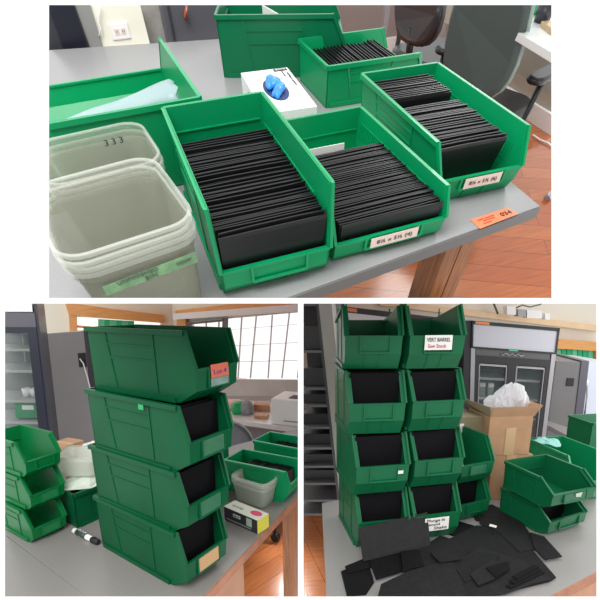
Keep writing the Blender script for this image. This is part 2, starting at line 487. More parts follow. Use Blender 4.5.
# ------------------------------------------------------------------ office chair
def office_chair(loc, yaw, label, fabric, rim_m, seat_z=.47, back_w=.46, back_h=.56, tilt=.12):
    t = thing('office_chair', label, 'chair', loc, yaw)
    def shell(off, w_, h_, th, z0):
        bm = newbm(); n = 24; rings = []
        for o, sc in ((0, .94), (th*.35, 1), (th*.7, 1), (th, .9)):
            ring = []
            for k in range(n):
                a = 2*math.pi*k/n; ca, sa = math.cos(a), math.sin(a)
                x = w_/2*sc*math.copysign(abs(ca)**.75, ca)*(1-.12*sa); z = z0+h_/2+h_/2*sc*math.copysign(abs(sa)**.75, sa)
                ring.append((x, off+o+.10*(x/w_*2)**2*-.35+(z-z0)*tilt, z))
            rings.append(ring)
        loft(bm, rings); return bm
    # the sitter faces -y
    obj('backrest', shell(.20, back_w, back_h, .035, seat_z+.08), fabric, t, (0, 0, 0))
    obj('backrest_rim', shell(.183, back_w*1.03, back_h*1.02, .014, seat_z+.075), rim_m, t, (0, 0, 0), label='paler padded edge of the backrest')
    bm = newbm()
    rings = [[(x*s, y*s-.03, z) for x, y in rrect(.48, .46, .12)] for s, z in ((.88, seat_z-.045), (1, seat_z-.03), (1, seat_z), (.9, seat_z+.018))]
    loft(bm, rings); obj('seat', bm, BLACK, t, (0, 0, 0))
    bm = newbm(); tube(bm, [(0, .10, seat_z-.05), (0, .19, seat_z-.04), (0, .205, seat_z+.05), (0, .215, seat_z+.16)], .022, 8); obj('back_support', bm, BLACK, t, (0, 0, 0))
    bm = newbm(); tube(bm, [(0, 0, .09), (0, 0, .28)], .034, 12); tube(bm, [(0, 0, .27), (0, 0, seat_z-.04)], .02, 12); obj('gas_column', bm, BLACK, t, (0, 0, 0))
    bm = newbm(); tube(bm, [(.02, .03, seat_z-.07), (.16, .06, seat_z-.08), (.27, .06, seat_z-.085), (.30, .06, seat_z-.085)], .008, 6, [.007, .006, .012, .012]); obj('lever', bm, BLACK, t, (0, 0, 0))
    for s in (-1, 1):
        bm = newbm(); tube(bm, [(s*.2, .05, seat_z-.05), (s*.29, .05, seat_z-.03), (s*.30, .04, seat_z+.17), (s*.29, .02, seat_z+.19)], .017, 8)
        a = obj('armrest', bm, BLACK, t, (0, 0, 0))
        bm = newbm(); loft(bm, [[(x*q+s*.285, y*q, z) for x, y in rrect(.085, .26, .04)] for q, z in ((.9, seat_z+.185), (1, seat_z+.195), (1, seat_z+.21), (.85, seat_z+.218))])
        obj('arm_pad', bm, BLACK, a, (0, 0, 0))
    for k in range(5):
        a = 2*math.pi*k/5+.3; bm = newbm(); ca, sa = math.cos(a), math.sin(a)
        tube(bm, [(0, 0, .12), (.15*ca, .15*sa, .10), (.30*ca, .30*sa, .075)], .02, 8, [.03, .022, .016])
        l = obj('base_leg', bm, BLACK, t, (0, 0, 0))
        bm = newbm(); tube(bm, [(.30*ca-.02*sa, .30*sa+.02*ca, .028), (.30*ca+.02*sa, .30*sa-.02*ca, .028)], .028, 12); obj('caster', bm, BLACK, l, (0, 0, 0))
    return t
#@@ROOMS
# ================================================================== ROOM 1: bins of foam sheets on the grey table, seen from above
ROOM = 1
A_ = (.2003, .1714, .3726, .362, .0592, .0217, .3525, .0)
B_ = (.2415, .0949, .3924, .370, .0415, .0125, .3800, .016)
C_ = (.2142, .1197, .4100, .3750, .0541, .0240, .3950, .10)
# floor and walls
bm = newbm(); box(bm, -2.2, 3.2, -2.0, 3.6, -.87, -.85); struct('floor', bm, FLOOR)
bm = newbm(); box(bm, 2.64, 2.72, -1.5, 3.4, -.85, 1.0); struct('wall_right', bm, mat('taupe_paint', (.40, .36, .30), .6))
bm = newbm(); box(bm, .24, 2.64, 3.3, 3.38, -.85, .4); struct('wall_back', bm, mat('shaded_mauve_paint', (.30, .25, .24), .6))  # back wall in one even mauve grey
bm = newbm(); box(bm, 2.615, 2.64, -1.5, 3.3, -.85, -.74, .004); struct('baseboard_right', bm, WHITE)
bm = newbm(); box(bm, .3, 2.64, 3.28, 3.3, -.85, -.74, .004); struct('baseboard_back', bm, WHITE)
# wall end with the socket, just beyond the table
bm = newbm(); prism(bm, [Vector((p[0], 1.2, z)) for p, z in ((at(91, 48, y=1.2), -.85), (at(150, 45, y=1.2), -.85), (at(139, 0, y=1.2), .4), (at(91, 0, y=1.2), .4))], (0, .08, 0))
struct('wall_left', bm, CREAM)
bm = newbm(); prism(bm, [Vector((p[0], 1.26, z)) for p, z in ((at(148, 48, y=1.26), -.85), (at(167, 45, y=1.26), -.85), (at(164, 0, y=1.26), .4), (at(136, 0, y=1.26), .4))], (0, .06, 0))
struct('trim_1', bm, mat('grey_tile', (.33, .31, .29), .3, noise=.1, nscale=30))
bm = newbm(); a = at(75, 48, y=1.19); b = at(92, 48, y=1.19); prism(bm, [(a.x, 1.19, -.85), (b.x+.01, 1.19, -.85), (at(92, 0, y=1.19).x, 1.19, .4), (at(70, 0, y=1.19).x, 1.19, .4)], (0, .06, 0))
struct('trim_2', bm, mat('grey_trim', (.26, .26, .25), .5))
# dark cabinet (far left) and dark grey fridge beyond the table
p = at(60, 50, y=1.18); t, off = rooty('display_fridge', 'black upright fridge beyond the left end of the grey table', 'fridge', (p.x, 1.18, -.85))
bm = newbm(); a = at(30, 50, y=1.18).x; b = at(87, 48, y=1.18).x; c = at(76, 5, y=1.18).x
prism(bm, [(a, 1.18, -.85), (b+.012, 1.18, -.85), (c-.005, 1.18, .5), (a, 1.18, .5)], (0, .5, 0), .004); obj('cabinet', bm, CHAR, t, off)
bm = newbm(); a2 = at(58, 48, y=1.175).x; prism(bm, [(a2, 1.172, -.8), (b, 1.172, -.8), (c-.01, 1.172, .45), (at(49, 5, y=1.172).x, 1.172, .45)], (0, .008, 0), .002); obj('door_frame', bm, mat('blue_black', (.008, .009, .02), .35), t, off)
p = at(190, 43, y=1.16); t, off = rooty('upright_freezer', 'dark grey steel fridge with a copper coloured handle beyond the table', 'fridge', (p.x, 1.16, -.85))
a = at(167, 44, y=1.16).x; b = a+.62; a1 = at(163, 5, y=1.16).x
bm = newbm(); prism(bm, [(a, 1.16, -.85), (b, 1.16, -.85), (b, 1.16, .6), (a1, 1.16, .6)], (0, .5, 0), .006); obj('cabinet', bm, mat('slate_steel', (.085, .085, .10), .35), t, off)
bm = newbm(); bar(bm, (a+.02, 1.156, -.8), (a1+.025, 1.156, .55), .008, .006, (0, 1, 0)); obj('door_seal', bm, CHAR, t, off)
bm = newbm(); h0 = at(186, 17, y=1.13); h1 = at(186, 2, y=1.13); tube(bm, [h0+Vector((0, .03, 0)), h0, h1, h1+Vector((0, .03, 0))], .008, 8); obj('handle', bm, mat('copper', (.45, .14, .08), .35, metal=.5), t, off, label='copper coloured handle')
# socket plate + cord
p = at(120, 31, y=1.2); t = thing('wall_socket', 'white double socket plate on the cream wall end', 'socket', (p.x, 1.2, p.z))
bm = newbm(); box(bm, -.034, .034, -.006, 0, -.023, .023, .003); obj('plate', bm, WHITE, t, (0, 0, 0))
for s in (-1, 1):
    bm = newbm(); box(bm, s*.012-.008, s*.012+.008, -.0075, -.005, -.009, .009, .001); o = obj('outlet', bm, PINKW, t, (0, 0, 0))
    bm = newbm()
    for k in (-1, 1): box(bm, s*.012+k*.003-.0007, s*.012+k*.003+.0007, -.0082, -.007, -.003, .004)
    obj('slots', bm, INK, o, (0, 0, 0))
pts = [at(u, v, y=1.185) for u, v in ((99, 2), (100, 12), (98, 20), (101, 28), (99, 36))]
bm = newbm(); tube(bm, pts, .003, 6); obj('power_cord', bm, WHITE, label='white cord hanging down the cream wall end', cat='cord')

# table
t, off = rooty('work_table', 'grey laminate work table carrying the green bins of foam sheets', 'table', (.1, .3, -.85))
bm = newbm(); outl = [(.632, -.302, -.028), (.655, .50, -.028), (.60, .96, -.028), (-.372, 1.141, -.028), (-.75, 1.21, -.028), (-.75, -.46, -.028)]
prism(bm, outl, (0, 0, .028), .002); obj('tabletop', bm, TABLE, t, off)
bm = newbm()
def edge(p, q): bar(bm, Vector((p[0], p[1], -.0155)), Vector((q[0], q[1], -.0155)), .003, .025)
edge((-.75, -.4615), (.634, -.3035)); edge((.6335, -.302), (.656, .50)); obj('edge_band', bm, EDGE, t, off)
for k, (x0, x1, y0, y1) in enumerate(((.50, .545, -.21, -.12), (.553, .60, -.205, -.115))):
    bm = newbm(); box(bm, x0, x1, y0, y1, -.85, -.029, .003); obj('leg', bm, LWOOD, t, off, label='orange stained wooden leg')
bm = newbm(); box(bm, -.6, .53, .14, .18, -.13, -.03, .002); obj('apron', bm, LWOOD, t, off)
bm = newbm(); box(bm, .06, .15, -.20, -.12, -.85, -.029, .003); obj('leg', bm, LWOOD, t, off)

# orange number sticker lying over the table edge
def card(name, label, cat, P, nrm, th, m, texts, group=None, bent=None):
    """a flat card through corners P (tl, tr, br, bl) with lettering (txt, size, s, t, material, width)"""
    P = [Vector(p) for p in P]; c = sum(P, Vector())/4; n = Vector(nrm).normalized()
    t = thing(name, label, cat, c, 0, group); off = tuple(-c)
    bm = newbm(); prism(bm, P, n*th); obj('card', bm, m, t, off)
    x = (P[1]-P[0]); y = (P[0]-P[3])
    for txt, size, s_, t_, mm, wd in texts:
        o = P[0].lerp(P[1], s_).lerp(P[3].lerp(P[2], s_), t_)+n*(th+.0002)
        yy = n.cross(x.normalized())
        writing(txt, size, t, o-c, x, yy, mm, width=wd)
    return t
P = [at(u, v, z=.0004) for u, v in ((470, 220), (507, 208), (518, 214), (480, 229))]
card('number_sticker', 'pale orange sticker numbered 034 near the front corner of the grey table', 'sticker', P, (0, 0, 1), .0008, ORANGE,
     [('034', .017, .80, .55, INK, .028), ('ASSET REGISTER', .004, .32, .32, REDST, .045), ('ITEM NUMBER', .004, .36, .52, REDST, .03), ('LOCATION', .004, .26, .74, REDST, .022)])

# the three front bins
a = make_bin(A_, (.0048, .0313, .001), 0, 'green bin full of foam sheets beside the translucent tubs, its slot empty', 'bins of black foam sheets', GREEN, None, None, True)
sheet_row(A_, (.0048, .0313, 0), 0, 48, .036, .350, .184, .116, 'black foam sheet filed upright in the bin beside the tubs', 'foam sheets in the bin beside the tubs', z0=.009, lean=.16)
b = make_bin(B_, (.2384, .0736, .001), .0177, 'low green bin of foam sheets between two taller bins, pink size card on its lip', 'bins of black foam sheets', GREEN, None, None, True)
sheet_row(B_, (.2384, .0736, 0), .0177, 43, .125, .374, .215, .068, 'black foam sheet filed upright in the low middle bin', 'foam sheets in the low middle bin', z0=.008, lean=.15)
c_ = make_bin(C_, (.5212, .1855, .001), -.0282, 'green bin at the table corner, foam sheets with a gap between two batches', 'bins of black foam sheets', GREEN, None, None, True)
sheet_row(C_, (.509, .1855, 0), -.0282, 21, .030, .138, .160, .100, 'black foam sheet in the back batch of the corner bin', 'back batch in the corner bin', z0=.008)
sheet_row(C_, (.509, .1855, 0), -.0282, 28, .155, .352, .160, .098, 'black foam sheet in the front batch of the corner bin', 'front batch in the corner bin', z0=.008, lean=.2, th=.005)
G_ = (.230, .101, .300, .280, .05, .02, .27, .05)
make_bin(G_, (.38, .436, .001), 1.56, 'green bin turned sideways behind the corner bin, foam sheets inside', None, GREEN, None, None, True)
sheet_row(G_, (.38, .43, 0), 1.56, 19, .035, .235, .175, .078, 'black foam sheet in the bin turned sideways', 'foam sheets in the sideways bin', z0=.008, th=.0045)
make_bin((.28, .152, .388, .345, .077, .039, .36, .04), (.206, .785, .001), 1.22, 'wide empty green bin standing furthest back on the grey table', None, mat('mid_green_plastic', (.002, .14, .055), .3, spec=.35), None, None)
make_bin((.424, .166, .445, .379, .089, .043, .41, .03), (-.228, .062, .001), 3.19, 'wide green bin behind the tubs with clear film lying in it', None, GREEN, None, None)
# white card at the back of the middle bin
bm = newbm(); box(bm, -.085, -.0, -.0015, 0, 0, .073); o = obj('divider_card', bm, PAPER, loc=(.265, -.042, .008), label='white card standing behind the sheets in the low middle bin', cat='card')
# dividing strip inside the wide bin
bm = newbm(); box(bm, -.0015, .0015, -.12, .12, 0, .12); obj('bin_divider', bm, PAPER, loc=(.37, .70, .006), rotz=.15, label='pale divider standing across the wide empty bin', cat='divider')
# size cards
def lipcard(dims, loc, yaw, txt, label):
    W, H, L, Lt, hl, hb, Lb, tp = dims
    R = Matrix.Translation(Vector(loc)) @ Matrix.Rotation(yaw, 4, 'Z')
    x0, x1 = -W/2+W*.31, -W/2+W*.74
    P = [R @ Vector(p) for p in ((x0, -L-.0035, hl-.002), (x1, -L-.0035, hl-.002), (x1, -L-.0035, hb+.006), (x0, -L-.0035, hb+.006))]
    card('size_card', label, 'label card', P, R.to_3x3() @ Vector((0, -1, 0)), .0006, PINKW, [(txt, .011, .5, .5, mat('brown_ink', (.12, .06, .06), .6), (x1-x0)*.75)])
lipcard(B_, (.2384, .0736, .001), .0177, '8½ x 5½ (4)', 'handwritten size card on the lip of the low middle bin')
lipcard(C_, (.5212, .1855, .001), -.0282, '8½ x 5½ (6)', 'handwritten size card on the lip of the bin at the table corner')

# film in the wide bin behind the tubs
bm = newbm(); rings = []
rnd = random.Random(4)
fa, fb = Vector((-.30, .26, .09)), Vector((-.050, .19, .135))
for i in range(15):
    f = i/14; c = fa.lerp(fb, f); r_ = .010+.030*f
    rings.append([(c.x+.006*math.sin(k*2.1), c.y+r_*1.2*math.cos(2*math.pi*k/12)*(1+.12*math.sin(3*k+i)), c.z+r_*.6*math.sin(2*math.pi*k/12)*(1+.15*math.cos(2*k+i*.7))) for k in range(12)])
loft(bm, rings, True, True); obj('plastic_film', bm, milky('cloudy_film', (.55, .66, .70), .3, .15), label='rolled clear plastic film lying in the wide bin behind the tubs', cat='plastic film')

# gloves box
t = thing('glove_box', 'white carton of blue disposable gloves between the green bins', 'box', (.223, .300, .001), -.06)
bm = newbm(); box(bm, -.068, .068, -.135, .135, 0, .076, .0015); obj('carton', bm, WHITE, t, (0, 0, 0))
bm = newbm(); loft(bm, [[(.031*math.cos(2*math.pi*k/28)-.004, .072*math.sin(2*math.pi*k/28)-.005, z) for k in range(28)] for z in (.0758, .0768)]); obj('opening', bm, mat('navy_slot', (.01, .03, .12), .5), t, (0, 0, 0), label='dark oval opening')
rnd = random.Random(7)
for k in range(6):
    bm = newbm(); a = k*1.1; pts = []
    for i in range(9):
        f = i/8-.5; pts.append((-.004+.028*f*math.sin(a)+.010*math.sin(4*f+k), -.035+.011*k+.065*f*math.cos(a*.55), .0765+.007*(1-4*f*f)+.001*k))
    tube(bm, pts,   .009, 8, [.003+.009*(1-(2*abs(i/8-.5))**2) for i in range(9)])
    obj('glove', bm, BLUE, t, (0, 0, 0), label='crumpled blue glove')
bm = newbm(); box(bm, .024, .062, .112, .13, .0758, .0768); o = obj('logo_panel', bm, INK, t, (0, 0, 0))
writing('GLOVES', .010, o, (.043, .121, .0769), (1, 0, 0), (0, 1, 0), WHITE, width=.030)
writing('NITRILE EXAM', .008, t, (.056, .05, .0765), (0, -1, 0), (1, 0, 0), INK, width=.09)
writing('POWDER FREE', .005, t, (.044, .09, .0765), (0, -1, 0), (1, 0, 0), INK, width=.04)
bm = newbm()
for k in range(3): box(bm, -.0688, -.0678, -.12+.02*k, .11-.03*k, .02+.018*k, .026+.018*k)
obj('side_print', bm, mat('teal_print', (.10, .35, .33), .5), t, (0, 0, 0))

# nested tubs
def nest(n, W, D, H, x, y, z, dz, yaw, labs, group, r=.035):
    names = ['lowest', 'second lowest', 'third lowest'][:n-1]+['']
    for i in range(n):
        tub(W, D, H, (x+.0012*math.sin(i*2.3), y+.0015*math.cos(i*1.7), z+dz*i), yaw+.01*math.sin(i*1.3), labs[-1] if i == n-1 else labs[0]+', '+names[i]+' rim', group, r=r)
nest(4, .195, .212, .146, -.2235, -.275, .002, .0105, .17, ['translucent tub of the front stack beside the green bin', 'top translucent tub of the front stack, empty and open'], 'front stack of nested tubs')
nest(3, .205, .18, .125, -.235, -.048, .002, .013, .12, ['translucent tub of the rear stack against the wide bin', 'top translucent tub of the rear stack, dark marks on its back wall'], 'rear stack of nested tubs')
FAINT = mat('faded_ink', (.10, .13, .10), .6)
# green tape band with marker writing on the front stack
bm = newbm(); yf = -.386
t = thing('tape_label', 'green tape with black handwriting across the front of the front tub stack', 'label', (-.207, -.378, .121), .17)
bm = newbm(); prism(bm, [(-.06, 0, -.011), (.080, 0, -.009), (.080, 0, .009), (-.06, 0, .005)], (0, -.0006, 0)); obj('tape', bm, TAPEG, t, (0, 0, 0))
writing('UNFINISHED', .010, t, (-.010, -.0012, .003), (1, 0, .04), (-.04, 0, 1), FAINT, width=.06)
writing('BIN', .010, t, (.008, -.0012, -.006), (1, 0, .04), (-.04, 0, 1), FAINT, width=.018)
writing('copper', .011, t, (.060, -.0012, .001), (1, 0, .04), (-.04, 0, 1), FAINT, width=.025)
writing('333', .02, None, (0, 0, 0), (1, 0, 0), (0, 0, 1), INK) if False else None
t = thing('marker_note', 'smudged black numerals written on the back wall of the rear tub stack', 'writing', (-.205, .018, .135), .12)
writing('3 3 3', .016, t, (0, -.0015, 0), (1, 0, 0), (0, -.1, 1), INK, width=.035)

# office chairs by the far desk
office_chair((1.78, 1.24, -.85), 1.95, 'grey green office chair with its back to the table, nearer of the two', CHAIRG, mat('pale_green_edge', (.30, .38, .34), .6), seat_z=.36, back_w=.41, back_h=.58)
office_chair((1.80, 1.86, -.85), 1.75, 'black office chair further off against the back wall', mat('dark_plum_shell', (.035, .028, .03), .4), mat('grey_mesh', (.10, .10, .11), .6), seat_z=.42, back_w=.40, back_h=.5)

# far desk with things on it
dp = [at(497, 20, z=-.1), at(558, 56, z=-.1)]
d = (dp[0]-dp[1]).normalized(); far = dp[0]+d*1.6; perp = Vector((d.y, -d.x, 0))
if perp.x < 0: perp = -perp
t, off = rooty('white_desk', 'white topped desk along the right wall', 'desk', (dp[1].x+.3, dp[1].y+.5, -.85))
bm = newbm(); prism(bm, [dp[1]-d*.8, far, far+perp*1.0, dp[1]-d*.8+perp*1.0], (0, 0, -.03), .003); obj('desktop', bm, mat('white_laminate', (.75, .77, .75), .3), t, off)
for q in (dp[1]-d*.7+perp*.06, far-d*.1+perp*.06, dp[1]-d*.7+perp*.62, far-d*.1+perp*.62):
    bm = newbm(); box(bm, q.x-.02, q.x+.02, q.y-.02, q.y+.02, -.85, -.13, .002); obj('leg', bm, STEEL, t, off)
bm = newbm(); q0 = dp[1]-d*.7+perp*.5; q1 = far-d*.1+perp*.5; bar(bm, q0+Vector((0, 0, -.2)), q1+Vector((0, 0, -.2)), .015, .3); obj('modesty_panel', bm, mat('putty_panel', (.46, .43, .36), .6), t, off)
q = at(519, 12, z=-.1); bn = thing('storage_tray', 'small green tray on the white desk by the right wall', 'tray', q, 0)
bm = newbm(); loft(bm, [[(x*s, y*s, z) for x, y in rrect(.22, .16, .02)] for s, z in ((.9, .001), (1, .05), (.96, .05), (.86, .006))], True, True); obj('tray_body', bm, LGREEN, bn, (0, 0, 0))
q = at(541, 22, z=-.1); t = thing('pen_pot', 'mesh pot of pens standing on the white desk', 'pen pot', q, 0)
bm = newbm(); n = 20; loft(bm, [[(r_*math.cos(2*math.pi*k/n), r_*math.sin(2*math.pi*k/n), z) for k in range(n)] for r_, z in ((.034, .001), (.045, .09), (.042, .09), (.031, .006))]); obj('pot', bm, CHAR, t, (0, 0, 0))
for k in range(4):
    bm = newbm(); a = k*1.6; tube(bm, [(.01*math.cos(a), .01*math.sin(a), .01), (.04*math.cos(a), .04*math.sin(a), .15)], .004, 6); obj('pen', bm, (LGREEN, WHITE, LGREEN, INK)[k], t, (0, 0, 0))
q = at(549, 33, z=-.1); bm = newbm(); prism(bm, [q+Vector((x, y, 0)) for x, y in ((-.02, -.05), (.12, -.05), (.12, .08), (.02, .09))], (0, 0, .02), .002); obj('wood_block', bm, TAPE, label='tan block lying on the white desk beside the pen pot', cat='block')
# cords by the chairs
bm = newbm(); tube(bm, [at(u, v, y=3.2) for u, v in ((399, 2), (404, 12), (401, 25), (405, 40))], .006, 6); obj('loose_cord', bm, BLACK, label='black cord hanging on the back wall beyond the chairs', cat='cord')
bm = newbm(); tube(bm, [at(u, v, z=-.84) for u, v in ((533, 135), (540, 140), (548, 143), (556, 149))], .006, 6); obj('floor_cable', bm, WHITE, label='white cable on the wood floor by the right wall', cat='cable')
q = at(546, 200, z=-.85); bm = newbm(); tube(bm, [q+Vector((-.0, 0, .01)), q+Vector((.25, .1, .06))], .02, 8); obj('steel_foot', bm, STEEL, label='steel furniture foot on the floor at the right edge', cat='foot')
# ================================================================== ROOM 2: stack of four bins by the window
ROOM = 2
WHITEWALL = CREAM
def poly(name, p, q, px, th=.05, m=CREAM, back=True):
    pts = [on(p, q, u, v) for u, v in px]
    n = Vector((-(q[1]-p[1]), q[0]-p[0], 0)).normalized()
    o = Vector(ROOM_CAM[ROOM][1])
    if n.dot(o-pts[0]) > 0: n = -n
    bm = newbm(); prism(bm, pts, n*(th if back else -th)); return bm
def plan(u, d): v = at(u, 307, d=d); return (v.x, v.y)

# floor, walls
bm = newbm(); box(bm, -2, 6, -3, 5, -.88, -.86); struct('floor', bm, planks('orange_laminate_floor_two', (.50, .16, .05), (.58, .20, .07), .13, 1.3, .2, .2))
a0, a1, b1 = plan(-8, 3.4), plan(172, 4.1), plan(312, 3.3)
struct('wall_back', poly('w', a0, a1, [(-8, 296), (172, 296), (172, 470), (-8, 470)], .06), CREAM)
struct('wall_right', poly('w', a1, b1, [(172, 296), (312, 288), (312, 311), (190, 322), (190, 500), (172, 500)], .06), CREAM)
struct('wall_right', poly('w', a1, b1, [(190, 405), (312, 406), (312, 520), (190, 500)], .06), CREAM)

# left window with wooden trim and green blind
f = poly('f', a0, a1, [(77, 317), (160, 322), (160, 338), (77, 336)], .01, back=False)
w1 = struct('window_1', f, mat('bright_sky_glass', (.9, .9, .9), .2, emit=.9))
obj('window_trim', poly('t', a0, a1, [(65, 303), (163, 315.5), (163, 323), (69, 315)], .06, back=False), TRIMW, w1, tuple(-w1.matrix_basis.inverted() @ Vector()) if False else None) if False else None
struct('trim_3', poly('t', a0, a1, [(65, 302), (110, 308.5), (163, 315), (163, 323), (120, 319.5), (69, 315)], .06, back=False), TRIMW)
struct('trim_4', poly('t', a0, a1, [(69, 315), (77, 316), (78, 345), (71, 345)], .05, back=False), TRIMW)
struct('trim_5', poly('t', a0, a1, [(77, 325), (100, 327), (100, 329.5), (77, 327.5)], .03, back=False), TRIMW)
t, off = rooty('green_blind', 'green slatted blind in the small window behind the bin stack', 'blind', on(a0, a1, 115, 325))
for k in range(6):
    u = 98+k*6; obj('slat', poly('s', a0, a1, [(u, 319+k*.35), (u+5.9, 319.3+k*.35), (u+5.9, 336), (u, 336)], .02, m=BLIND, back=False), BLIND if k % 2 else mat('pale_green_blind', (.12, .55, .30), .6), t, off)

# big window: frame, thin grille, wooden head, shade
struct('window_2', poly('g', a1, b1, [(190, 320), (312, 309), (312, 380), (190, 380)], .004), PANE)
struct('trim_6', poly('t', a1, b1, [(179, 310.5), (312, 295), (312, 303), (179, 318)], .05, back=False), TRIMW)
t, off = rooty('roller_blind', 'white rolled blind tube along the top of the big window', 'blind', on(a1, b1, 240, 312))
obj('tube', poly('t', a1, b1, [(180, 313.5), (312, 303.5), (312, 310.5), (180, 319.5)], .10, back=False), WHITE, t, off)
struct('trim_7', poly('t', a1, b1, [(180, 319), (189, 319), (189, 345), (181, 345)], .05, back=False), TRIMW)
t, off = rooty('window_grille', 'thin dark glazing bars across the big bright window', 'window bars', on(a1, b1, 240, 350))
GR = mat('thin_bar', (.62, .62, .63), .5)
def pbar(p, q, px0, px1, wpx, m, t, off, name, depth=.02):
    (u0, v0), (u1, v1) = px0, px1; L = math.hypot(u1-u0, v1-v0); nx, ny = -(v1-v0)/L*wpx/2, (u1-u0)/L*wpx/2
    obj(name, poly('x', p, q, [(u0+nx, v0+ny), (u1+nx, v1+ny), (u1-nx, v1-ny), (u0-nx, v0-ny)], depth, back=False), m, t, off)
for g in (((207, 321), (207, 331)), ((242.5, 317), (238.7, 378)), ((257, 316), (251, 378)), ((273, 315), (268.7, 378)), ((290, 313), (282.5, 378)), ((220, 320), (219, 331)), ((305, 312), (298, 378)),
          ((190, 333), (300, 324)), ((228, 346), (300, 342.3)), ((228, 362), (300, 360))):
    pbar(a1, b1, *g, .4, GR, t, off, 'bar')
for g, wpx in ((((227, 318), (226, 380)), 2.6), (((190, 323.5), (228, 320)), 2.2), (((191, 322), (191, 380)), 2)):
    pbar(a1, b1, *g, wpx, mat('window_frame_grey', (.14, .12, .12), .5), t, off, 'frame', .05)
t, off = rooty('lower_blind', 'pale grey shade covering the bottom of the big window', 'shade', on(a1, b1, 260, 392))
obj('cloth', poly('s', a1, b1, [(190, 378.5), (312, 379.5), (312, 396), (190, 395)], .03, back=False), mat('shade_cloth', (.62, .60, .58), .8, noise=.06, nscale=5), t, off)
obj('hem', poly('s', a1, b1, [(190, 395), (312, 396), (312, 399), (190, 398)], .05, back=False), mat('shade_hem', (.45, .40, .36), .8), t, off)
struct('trim_8', poly('t', a1, b1, [(190, 398.5), (312, 400), (312, 407), (190, 405)], .12, back=False), WHITE)

# glass fridge on the left
p, q = plan(5, 2.0), plan(55, 2.1)
F = Face(on(p, q, -40, 296), on(p, q, 36, 296), on(p, q, 62, 520), on(p, q, -18, 520))
t, off = rooty('display_fridge', 'black glass door fridge with a white header at the left edge', 'fridge', on(p, q, 20, 480))
def fx(u, v):       # position across the face
    tt = (v-296)/224; l = -40+22*tt; r = 36+26*tt; return (u-l)/(r-l), tt
CAB = CHAR
obj('side_panel', F.mesh(.955, 1.0, 0, 1, -.38, 0), mat('blue_grey_steel', (.03, .032, .052), .35), t, off)
obj('header', F.mesh(0, .93, 0, .063, -.38, .01), WHITE, t, off, label='white light panel above the door')
obj('canopy', F.mesh(0, .955, .066, .125, -.38, .012), mat('slate_canopy', (.10, .10, .12), .4), t, off)
bm = newbm(); F.box(bm, .83, .955, .125, 1, -.04, .012); F.box(bm, 0, .83, .125, .15, -.04, .012); d = obj('door', bm, mat('blue_black_two', (.012, .014, .03), .4), t, off)
obj('glass_pane', F.mesh(0, .83, .15, 1, -.012, -.008), GLASS, d, (0, 0, 0))
obj('interior', F.mesh(0, .955, .125, 1, -.38, -.36), mat('fridge_liner', (.22, .24, .23), .5), t, off)
for vv in (345, 366, 396, 418): 
    tt = fx(20, vv)[1]; obj('shelf', F.mesh(0, .88, tt, tt+.012, -.34, -.06), mat('pale_shelf', (.42, .43, .41), .5), t, off)
bm = newbm(); F.box(bm, .62, .64, .15, .30, -.32, -.30); F.box(bm, .62, .80, .16, .17, -.32, -.30); F.box(bm, .72, .74, .17, .33, -.32, -.30); obj('light_bracket', bm, STEEL, t, off)
o, off2 = rooty('storage_bin', 'green bin with a pale card on the fridge shelf behind glass', 'storage bin', F.P(.7, .52, -.2))
obj('shell', F.mesh(.50, .84, .465, .535, -.30, -.09, .004), GREEN, o, off2); obj('card', F.mesh(.60, .76, .475, .495, -.088, -.085), PAPER, o, off2)
for s0, lab in ((.66, 'white cup on the middle shelf of the glass fridge, left one'), (.76, 'white cup on the middle shelf of the glass fridge, right one')):
    b_ = F.P(s0, .445, -.15); bm = newbm(); loft(bm, [[(b_.x+r_*math.cos(k*math.pi/8), b_.y+r_*math.sin(k*math.pi/8), b_.z+z) for k in range(16)] for r_, z in ((.016, 0), (.022, .05), (.019, .05), (.014, .004))]); obj('cup', bm, WHITE, label=lab, cat='cup')

# grey upright freezer, seen beside the stack
p, q = plan(40, 2.62), plan(98, 2.6)
F = Face(on(p, q, 42, 334), on(p, q, 84, 331), on(p, q, 100, 480), on(p, q, 62, 480))
t, off = rooty('upright_freezer', 'tall grey steel freezer between the glass fridge and the bin stack', 'freezer', on(p, q, 70, 480))
obj('side_panel', F.mesh(0, 1, 0, 1.3, -.5, 0, .004), mat('light_grey_steel', (.25, .24, .24), .45, noise=.05, nscale=5), t, off)
obj('door_edge', F.mesh(1.0, 1.15, -.005, 1.3, -.5, .006), mat('plum_steel', (.05, .04, .055), .4), t, off, label='dark plum edge of the door')
obj('door', F.mesh(1.155, 1.21, -.01, 1.3, -.5, .01), WHITE, t, off, label='white front edge')
o = obj('socket_recess', F.mesh(.80, .98, .135, .225, 0, .006, .002), INK, t, off, label='black cable recess')
bm = newbm(); tube(bm, [F.P(s, v, .015) for s, v in ((.86, .17), (.93, .20), (.99, .28), (1.03, .36), (1.06, .37))], .004, 6); obj('cable', bm, WHITE, o, (0, 0, 0))
for v in (.37, .63, .9): 
    bm = newbm(); F.box(bm, 1.05, 1.09, v, v+.008, .006, .012); obj('screw', bm, STEEL, t, off)

